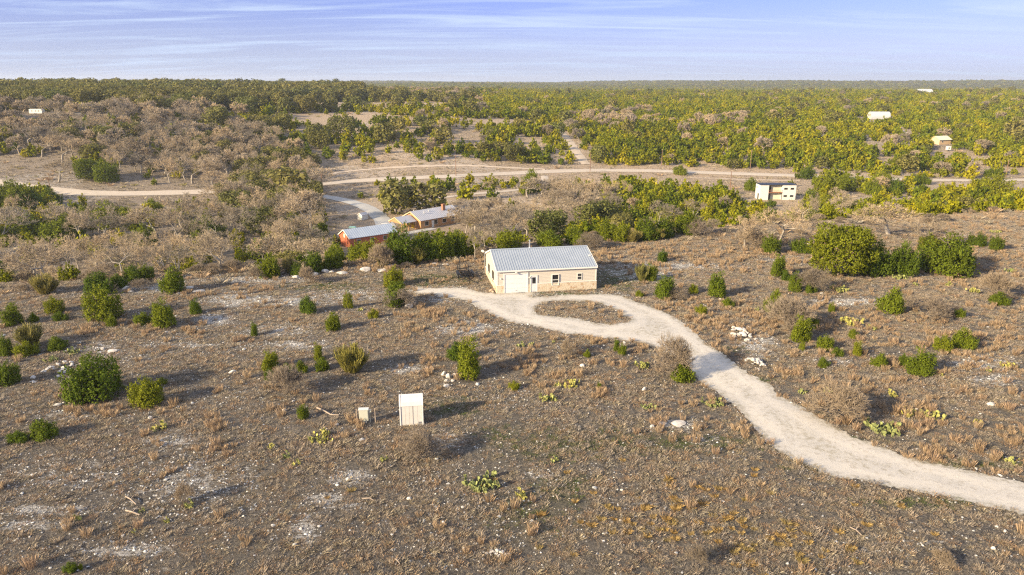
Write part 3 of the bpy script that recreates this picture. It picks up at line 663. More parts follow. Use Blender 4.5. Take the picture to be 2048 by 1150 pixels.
# pale stucco cottage, right woods
x, y, z = ground_at(1868, 288)
ct = gable_house('cottage', (x, y, z), R(20), 9, 6.5, 2.6, 4.4, 'fascia', 'cream_panel', 'tan roofed cottage half hidden in the woods at the right', 'house', .4, 'fascia')
window(ct, 2, 3, 1, 2, y=-3.25, rail=False)
x, y, z = ground_at(1896, 302)
e = MB(); e.box(-1.1, 1.1, -.9, .9, .5, 2.5); o = e.build('camper_trailer', 'white_panel', None, .25, (x, y, z)); tag(o, 'small white camper parked in front of the tan cottage', 'camper')
e = MB(); e.bar((-.5, -.95, .35), (-.5, -.75, .35), .35, n=12); e.build('wheel', 'tyre', o); e = MB(); e.box(-.5, .3, -.93, -.902, 1.4, 1.9); e.build('window', 'dark_glass', o)
# travel trailer on the left hill
x, y, z = ground_at(59, 229)
rv = empty('travel_trailer', (x, y, z), R(-4), 'white travel trailer parked in the clearing on the left hill', 'travel trailer')
e = MB(); e.prism([(0, .55), (6.9, .55), (7.2, 1.2), (7.1, 2.6), (6.8, 2.85), (.2, 2.85), (0, 2.6)], 0, 2.4, 'y'); e.build('body', 'white_panel', rv, .06)
for x0 in (1.3, 3.4, 4.9): e = MB(); e.box(x0, x0+.7, -.03, -.002, 1.6, 2.05); e.build('window', 'dark_glass', rv)
for x0 in (2.9, 3.8): e = MB(); e.bar((x0, -.02, .36), (x0, .2, .36), .36, n=12); e.build('wheel', 'tyre', rv)
e = MB(); e.bar((7.0, 1.2, .6), (8.1, 1.2, .55), .06); e.build('hitch', 'black_steel', rv)

# ------------------------------------------------------------------ utility poles and wires
poles = [(109, 404, 9.0, 'leaning utility pole with two wires beside the left road'), (646, 392, 8.5, 'utility pole at the bend of the gravel road above the pale drive'), (912, 353, 9.5, 'tall utility pole standing beside the gravel road above the lane'),
         (1180, 345, 9.5, 'utility pole at the foot of the track climbing the hill'), (1323, 332, 8, 'faint utility pole at the wood edge above the road'), (1500, 341, 9.5, 'utility pole above the road, up left of the cream box house'),
         (1460, 381, 7.5, 'utility pole in the tan field left of the cream box house'), (2011, 356, 8, 'utility pole beside the road at the far right'), (585, 342, 8, 'utility pole in the trees left of the road clearing')]
for i, (px_, py_, h_, lab) in enumerate(poles):
    x, y, z = ground_at(px_, py_)
    p = empty('utility_pole', (x, y, z), R(10*i), lab, 'utility pole', 'utility poles along the roads')
    if i == 0: p.rotation_euler = (0, R(-6), 0)
    e = MB(); e.bar((0, 0, -.5), (0, 0, h_), .17, .11, 8); e.build('pole', 'pole_wood', p)
    if i % 2 == 1: e = MB(); e.box(-.9, .9, -.06, .06, h_-.7, h_-.55); e.build('crossarm', 'pole_wood', p)
    for k in (-.75, 0, .75) if i % 2 == 1 else (0,):
        e = MB(); e.bar((k, 0, h_-.54 if k else h_), (k, 0, h_-.3 if k else h_+.2), .06, .04, 6); e.build('insulator', 'galvanised', p)
    if i == 0: P0 = (x, y, z, h_)
x, y, z, h_ = P0
for dz, lab in ((0.0, 'upper wire running left from the leaning pole'), (-1.6, 'lower wire running left from the leaning pole')):
    a = Vector((x-h_*math.sin(R(6)), y, z+h_+dz)); b = Vector((a.x-95, a.y-4, a.z+5.5+(dz*.4))); e = MB(); pr0 = a
    for k in range(1, 17):
        t = k/16; q = a.lerp(b, t)+Vector((0, 0, -4*1.6*t*(1-t))); e.bar(pr0, q, .035, n=4); pr0 = q
    tag(e.build('overhead_wire', 'wire_grey'), lab, 'wire', 'overhead wires at the left')

# ------------------------------------------------------------------ vegetation prototypes
def unit(v): return v/(np.linalg.norm(v, axis=1)[:, None]+1e-9)
def leaves(Pc, Nn, w, h, rs, updir=.6):
    n = len(Pc); up = np.tile([0, 0, 1.0], (n, 1))*updir+rs.normal(size=(n, 3))*.45
    t2 = unit(up-Nn*(up*Nn).sum(1)[:, None]); t1 = np.cross(Nn, t2)
    s = rs.uniform(.6, 1.35, n)[:, None]
    V = np.stack([Pc-t2*h*s*.6, Pc+t1*w*s, Pc+t2*h*s, Pc-t1*w*s], 1).reshape(-1, 3)
    return V, np.arange(4*n).reshape(n, 4)
def crown_mesh(name, n, leaf, seed, rx=.5, rz=.5, cone=0.0, nl=14, lr=(.15, .26), base=.04, updir=.8, hs=1.9, spray=.15, plume=0):
    """unit crown, one metre across, standing on z=0: foliage sprays over many overlapping tufts"""
    rs = np.random.RandomState(seed)
    th = rs.uniform(0, 2*math.pi, nl); zz = rs.uniform(.08, .95, nl)**.9; rad = rs.uniform(.35, 1.0, nl)**.6
    prof_ = np.sqrt(np.clip(1-(2*zz*.92-.75)**2/1.6, .02, 1))*(1-cone*zz)
    Lr = rs.uniform(*lr, nl)*(1-.45*cone*zz)
    cx = np.cos(th)*rad*prof_*(rx-.12); cy_ = np.sin(th)*rad*prof_*(rx-.12); cz = base+Lr*.6+zz*(2*rz-Lr*1.4)
    Cn = np.stack([cx, cy_, cz], 1)
    Cn = np.concatenate([Cn, [[0, 0, rz*.7], [0, 0, rz*1.25]]]); Lr = np.concatenate([Lr, [.27*(rx/.5), .22*(1-.5*cone)]])
    if plume:
        Cn, Lr = [], []
        for q in range(plume):
            a = rs.uniform(0, 6.28); ro = (rs.rand()**.5)*.36 if q else 0; top = 2*rz*rs.uniform(.62, 1.0)*(1-.75*ro) if q else 2*rz; R0 = rs.uniform(.12, .18)*(1-.3*cone)
            for t in np.linspace(.06, .93, 6):
                Cn.append((math.cos(a)*ro*(.75+.5*t)+rs.normal(0, .015), math.sin(a)*ro*(.75+.5*t)+rs.normal(0, .015), t*top)); Lr.append(R0*(1.05-.78*t)+.02)
        Cn = np.array(Cn); Lr = np.array(Lr)
    k = rs.choice(len(Lr), n*3, p=Lr**2/np.sum(Lr**2)); d = unit(rs.normal(size=(n*3, 3))); d[:, 2] += .15
    ca = rs.uniform(0, 2*math.pi, (len(Lr), 3)); w = np.sin(d[:, 0]*5+ca[k, 0])*np.sin(d[:, 1]*5+ca[k, 1])*np.sin(d[:, 2]*4+ca[k, 2])
    P = Cn[k]+d*(Lr[k]*(1+.28*w)*rs.uniform(.80, 1.12, n*3))[:, None]*[1, 1, 1.12]
    dist = np.min(np.where(np.arange(len(Lr))[None, :] == k[:, None], 9, np.linalg.norm(P[:, None, :]-Cn[None], axis=2)/Lr[None]), axis=1)
    ok = (dist > .8) | (rs.rand(n*3) < .12); ok &= P[:, 2] > .015
    idx = np.nonzero(ok)[0][:n]; P = P[idx]; d = d[idx]
    if spray:
        g = 9; A = P[:len(P)//g+1]; dA = d[:len(A)]; sv = unit(dA*.75+rs.normal(size=A.shape)*.30+[0, 0, .75]); ln = spray*rs.uniform(.5, 1.5, len(A))
        t = rs.rand(len(A), g); P = (A[:, None]+sv[:, None]*(t*ln[:, None])[..., None]+rs.normal(size=(len(A), g, 3))*(spray*.17*(1.15-t))[..., None]).reshape(-1, 3)
        d = np.repeat(dA, g, 0)
    N = unit(d*.9+rs.normal(size=(len(P), 3))*.5+[0, 0, .12])
    V, F = leaves(P, N, leaf*.55, leaf*hs*.62, rs, updir)
    V[:, 2] = np.maximum(V[:, 2], 0); wd = np.percentile(np.abs(V[:, :2]), 98)*2; V[:, :2] /= wd
    return mesh_np(name, V, F)
def tubes(segs, sides=3):
    A = np.array([s[0] for s in segs]); Bq = np.array([s[1] for s in segs]); ra = np.array([s[2] for s in segs]); rb = np.array([s[3] for s in segs])
    d = unit(Bq-A); o = np.where(np.abs(d[:, 2:3]) < .9, [[0, 0, 1.0]], [[1.0, 0, 0]]); a = unit(np.cross(d, o)); c = np.cross(d, a)
    V = []
    for P, r in ((A, ra), (Bq, rb)):
        for i in range(sides):
            t = 2*math.pi*i/sides; V.append(P+(a*math.cos(t)+c*math.sin(t))*r[:, None])
    V = np.stack(V, 1); n = len(segs); b = np.arange(n)*2*sides; F = []
    for i in range(sides):
        j = (i+1) % sides; F.append(np.stack([b+i, b+j, b+j+sides, b+i+sides], 1))
    return V.reshape(-1, 3), np.concatenate(F)
def bare_tree(seed, spread=.55, trunk=.22, depth=6, kids=3, tw=.0024, low=False):
    """unit bare tree one metre tall: limbs and twigs as separate lists"""
    rs = random.Random(seed); L, T = [], []
    def rv(): return Vector((rs.gauss(0, 1), rs.gauss(0, 1), rs.gauss(0, 1))).normalized()
    def grow(p, d, ln, r, k):
        seg = 2 if k < 4 else 1
        for s in range(seg):
            d = (d+rv()*.28+Vector((0, 0, .05))).normalized(); q = p+d*ln/seg; r2 = r*.84
            (L if k < 3 else T).append((tuple(p), tuple(q), max(r, tw), max(r2, tw*.8))); p, r = q, r2
        if k >= depth: return
        n = kids+(1 if rs.random() < .55 else 0)
        for i in range(n):
            nd_ = (d*.75+rv()*spread*1.25+Vector((0, 0, .06))).normalized()
            if nd_.z < -.25: nd_.z *= -.3
            grow(p, nd_, ln*rs.uniform(.62, .86), max(r*.62, tw), k+1)
        if k >= 2: grow(p, (d+rv()*.4).normalized(), ln*.8, r*.75, k+1)
    if low:
        for i in range(7): grow(Vector((0, 0, 0)), (Vector((0, 0, 1))+rv()*.8).normalized(), .26, .010, 2)
    else:
        lean = Vector((rs.gauss(0, .15), rs.gauss(0, .15), 1)).normalized(); grow(Vector((0, 0, -.02)), lean, trunk, .027, 0)
    pts = np.array([s[1] for s in L+T]); zt = np.percentile(pts[:, 2], 99.5)
    sc = 1/zt; f = lambda S: [(tuple(np.array(a)*sc), tuple(np.array(b)*sc), r1*sc*.9, r2*sc*.9) for a, b, r1, r2 in S]
    return f(L), f(T)
TW = {}
def bare_meshes(key, seed, **k):
    L, T = bare_tree(seed, **k); lm = None
    if L:
        V, F = tubes(L, 5); lm = mesh_np('trunk', V, F)
    V, F = tubes(T, 3); TW[key] = (lm, mesh_np('twig_crown', V, F))
for i in range(5): bare_meshes(('tree', i), 40+i, spread=.66, tw=.0024, trunk=.20+.03*(i % 3), depth=6, kids=2)
for i in range(3): bare_meshes(('shrub', i), 70+i, spread=.75, depth=6, kids=3, low=True, tw=.0034)
for k_, (a_, b_) in TW.items():
    if a_: a_.materials.append(M['pale_bark' if k_[0] == 'tree' else 'bark'])
    b_.materials.append(M['twig' if k_[0] == 'tree' else 'bush_twig'])
def trunk_mesh(seed, h=.5, r=.03):
    rs = random.Random(seed); S = []
    p = Vector((0, 0, -.05)); d = Vector((0, 0, 1)); n = 4
    for i in range(n):
        q = p+(d+Vector((rs.gauss(0, .1), rs.gauss(0, .1), 0)))*(h+.05)/n; S.append((tuple(p), tuple(q), r*(1-.18*i), r*(1-.18*(i+1)))); p = q
        for k in range(2):
            a = rs.uniform(0, 6.28); S.append((tuple(p), tuple(p+Vector((math.cos(a)*.22, math.sin(a)*.22, .16))), r*.45, r*.15))
    V, F = tubes(S, 6); me = mesh_np('trunk', V, F); me.materials.append(M['bark']); return me
TRK = [trunk_mesh(i) for i in range(3)]
NJ = [crown_mesh('crown', 12000, .023, 11, rz=.46, plume=15, spray=.10), crown_mesh('crown', 12000, .023, 12, rz=.52, plume=10, spray=.12), crown_mesh('crown', 12000, .023, 13, rz=.42, plume=12, spray=.12),
      crown_mesh('crown', 11000, .023, 14, rz=.64, cone=.4, plume=8, spray=.12), crown_mesh('crown', 9000, .025, 15, rz=.36, plume=8, spray=.14)]
BIG = [crown_mesh('crown', 34000, .0145, 21, rz=.44, nl=60, lr=(.09, .15), spray=.045), crown_mesh('crown', 20000, .018, 22, rz=.42, plume=26, spray=.08), crown_mesh('crown', 17000, .018, 23, rz=.34, plume=18, spray=.09)]
FJ = [crown_mesh('crown', 520, .105, 31+i, rz=(.42, .5, .45, .55, .40)[i], cone=(0, .3, .1, .5, 0)[i], nl=11, lr=(.12, .23), plume=(0, 8, 12, 7, 0)[i]) for i in range(5)]
FO = [crown_mesh('crown', 700, .085, 61+i, rz=.36, nl=14, lr=(.13, .2), base=.10, updir=.2, hs=1.0, spray=0) for i in range(3)]
for m_ in NJ+BIG: m_.materials.append(M['near_juniper_leaf'])
FJN = []
for m_ in FJ: m_.materials.append(M['juniper_leaf'])
for m_ in FO: m_.materials.append(M['oak_leaf'])
def broom_mesh(seed, n=3800):
    rs = np.random.RandomState(seed); a = rs.uniform(0, 6.28, n); r = rs.rand(n)**.5*.42; ln = rs.uniform(.08, .26, n); hh_ = rs.rand(n)**.7*.72
    lob = .75+.35*np.sin(a*5+seed)*hh_; P = np.stack([np.cos(a)*r*(.45+.75*hh_)*lob, np.sin(a)*r*(.45+.75*hh_)*lob, hh_*(1-.55*r)*(.85+.3*np.sin(a*4))], 1); d = unit(np.stack([np.cos(a)*r*.9+rs.normal(0, .12, n), np.sin(a)*r*.9+rs.normal(0, .12, n), np.ones(n)], 1))
    s = unit(np.cross(d, rs.normal(size=(n, 3)))); w = .0045
    V = np.stack([P-s*w, P+s*w, P+d*ln[:, None]+s*w*1.5, P+d*ln[:, None]-s*w*1.5], 1).reshape(-1, 3); return mesh_np('stems', V, np.arange(4*n).reshape(n, 4))
BR = [broom_mesh(i) for i in range(2)]
for m_ in BR: m_.materials.append(M['broom_leaf'])
def grass_mesh(name, seed, n, h, spread, w, lean, m):
    rs = np.random.RandomState(seed); a = rs.uniform(0, 6.28, n); r = rs.rand(n)**.6*spread
    P = np.stack([np.cos(a)*r, np.sin(a)*r, -.02+0*a], 1); b = a+rs.normal(0, .9, n); l = rs.rand(n)*lean
    d = np.stack([np.cos(b)*l, np.sin(b)*l, np.ones(n)], 1)*(h*rs.uniform(.45, 1.1, n))[:, None]
    s = np.stack([-np.sin(b+rs.normal(0, .6, n)), np.cos(b), 0*a], 1)*w
    V = np.stack([P-s, P+s, P+d*[1.0, 1.0, .8]+s*.5, P+d*[1.5, 1.5, 1]-s*.3], 1).reshape(-1, 3)
    me = mesh_np(name, V, np.arange(4*n).reshape(n, 4)); me.materials.append(M[m]); return me
GR = [grass_mesh('tuft', 1, 64, .09, .20, .006, 1.1, 'dry_grass'), grass_mesh('tuft', 2, 64, .14, .17, .006, .8, 'dry_grass'), grass_mesh('tuft', 3, 64, .07, .24, .006, 1.3, 'dry_grass'), grass_mesh('tuft', 8, 60, .12, .15, .005, 1.2, 'brush'), grass_mesh('tuft', 14, 60, .10, .20, .006, 1.0, 'rust_grass')]
RG_ = [grass_mesh('clump', 4, 120, .62, .26, .006, .28, 'russet_grass'), grass_mesh('clump', 5, 110, .5, .24, .006, .4, 'russet_grass')]
GG = [grass_mesh('clump', 6, 170, .24, .12, .005, .9, 'golden_grass'), grass_mesh('clump', 7, 150, .20, .14, .005, 1.0, 'golden_grass')]
GN_ = [grass_mesh('tuft', 9, 30, .10, .25, .012, 1.2, 'green_grass'), grass_mesh('tuft', 10, 30, .13, .25, .012, 1.2, 'green_grass')]
BRU = [grass_mesh('tuft', 11, 26, .55, .5, .035, .9, 'brush'), grass_mesh('tuft', 12, 26, .7, .45, .035, .8, 'brush'), grass_mesh('tuft', 13, 26, .45, .55, .035, 1.0, 'dry_grass')]
import bmesh
def rock_mesh(name, seed, flat=.6, m='limestone_rock', sub=2, rough=.28):
    bm = bmesh.new(); bmesh.ops.create_icosphere(bm, subdivisions=sub, radius=.5); rs = random.Random(seed)
    pl = [(Vector((rs.gauss(0, 1), rs.gauss(0, 1), rs.gauss(0, .7))).normalized(), rs.uniform(.27, .42)) for _ in range(9)]
    ox = rs.random()*50
    for v in bm.verts:
        for nn, dd in pl:
            k = v.co.dot(nn)-dd
            if k > 0: v.co -= nn*k*.9
        v.co *= 1+rough*.5*float(vnoise(v.co.x*4+ox, v.co.y*4+v.co.z*3+ox, seed)-.5)
        v.co.z *= flat; v.co.x *= 1.15
    me = bpy.data.meshes.new(name); bm.to_mesh(me); bm.free(); me.materials.append(M[m]); return me
RK = [rock_mesh('stone', i, (.5, .65, .4, .55)[i % 4], sub=1) for i in range(5)]
BO = [rock_mesh('boulder', 20+i, (.6, .45, .7)[i % 3], 'boulder_stone', 3, .3) for i in range(6)]
def cactus_mesh(seed, n=34, ps=.2):
    rs = random.Random(seed); V = []; F = []
    def pad(p, up, side, s):
        nrm = up.cross(side).normalized(); b = len(V); ring = 9
        for q in (1, -1):
            for k in range(ring):
                a = 2*math.pi*k/ring; V.append(tuple(p+up*(s*(.52-.5*math.cos(a)))+side*(s*.40*math.sin(a)*(1-.18*math.cos(a)))+nrm*q*s*.035))
        V.append(tuple(p+up*s*.5+nrm*s*.08)); V.append(tuple(p+up*s*.5-nrm*s*.08)); c1, c2 = len(V)-2, len(V)-1
        for k in range(ring):
            j = (k+1) % ring; F.append((b+k, b+j, c1, c1)); F.append((b+ring+j, b+ring+k, c2, c2)); F.append((b+k, b+ring+k, b+ring+j, b+j))
    stack = []
    for i in range(n//3):
        a = rs.uniform(0, 6.28); r = rs.random()**.6*.42; stack.append((Vector((math.cos(a)*r, math.sin(a)*r, -.02)), 0))
    while stack and n > 0:
        p, k = stack.pop(0); n -= 1
        up = Vector((rs.gauss(0, .35), rs.gauss(0, .35), 1)).normalized(); sd_ = up.orthogonal().normalized(); sd_.rotate(Matrix.Rotation(rs.uniform(0, 3.14), 3, up)); s = ps*rs.uniform(.75, 1.15)
        pad(p, up, sd_, s)
        if k < 2:
            for q in range(rs.choice((1, 2, 2))): stack.append((p+up*s*.92+sd_*s*rs.uniform(-.3, .3), k+1))
    me = bpy.data.meshes.new('pads'); me.from_pydata(V, [], [tuple(dict.fromkeys(f)) for f in F]); me.update(); me.materials.append(M['cactus_pad']); return me
CA = [[cactus_mesh(i, 26, .24), cactus_mesh(i+3, 24, .22)], [cactus_mesh(i+10, 60, .15), cactus_mesh(i+13, 64, .15)], [cactus_mesh(i+20, 130, .095), cactus_mesh(i+23, 130, .1)]]

# ------------------------------------------------------------------ hand placed things near the camera
TAKEN = []      # x, y, radius of hand placed things
def plant(kind, px, py, wpx, label, hpx=None, var=0, group=None):
    x, y, z = ground_at(px, py); w = wpx/ppm(x, y, z); hz_ = (hpx/ppm(x, y, z)/.93) if hpx else None
    TAKEN.append((x, y, w*.45)); rz = random.Random(int(px*7+py*13)).uniform(0, 6.28)
    y += w*.25
    z = H(x, y)-.03
    if kind in ('juniper', 'big_juniper', 'oak'):
        me = (NJ if kind == 'juniper' else BIG if kind == 'big_juniper' else FO)[var % (5 if kind == 'juniper' else 3)]
        zs = float(np.percentile([v.co.z for v in me.vertices], 99.5)); name = 'oak_tree' if kind == 'oak' else 'juniper_bush' if w < 2.2 else 'juniper_tree'
        t = empty(name, (x, y, z), rz, label, 'tree' if w >= 2.2 or kind == 'oak' else 'bush', group); 
        s = w; t.scale = (s, s, (hz_/zs) if hz_ else s)
        put('crown', me, None, t); put('trunk', TRK[var % 3], None, t)
    elif kind in ('bare', 'shrub'):
        key = ('tree', var % 5) if kind == 'bare' else ('shrub', var % 3); lm, tm = TW[key]
        V = np.array([v.co[:] for v in tm.vertices]); wid = np.percentile(V[:, 0], 98)-np.percentile(V[:, 0], 2)
        t = empty('bare_tree' if kind == 'bare' else 'bare_shrub', (x, y, z), rz, label, 'tree' if kind == 'bare' else 'shrub', group)
        hh = hz_ or w/wid; t.scale = (w/wid, w/wid, hh)
        put('twig_crown', tm, None, t)
        if lm: put('trunk', lm, None, t)
    elif kind == 'broom':
        t = put('broom_shrub', BR[var % 2], None, None, (x, y, z)); t.scale = (w*1.1, w*1.1, (hz_ or w)*1.0); t.rotation_euler = (0, 0, rz); tag(t, label, 'shrub', group)
    elif kind == 'cactus':
        t = put('prickly_pear', CA[0 if w < 1.3 else 1 if w < 2.2 else 2][var % 2], None, None, (x, y, z)); t.scale = (w*.98, w*.98, w*.88); t.rotation_euler = (0, 0, rz); tag(t, label, 'cactus', group)
    elif kind == 'boulder':
        t = put('boulder', BO[var % 6], None, None, (x, y, z)); hh = (hz_ or w*.5); t.scale = (w, w*.85, hh*1.6); t.location.z += hh*.25; t.rotation_euler = (0, 0, rz % .8); tag(t, label, 'rock', group)
    return t
G_J = 'junipers dotted over the hilltop'
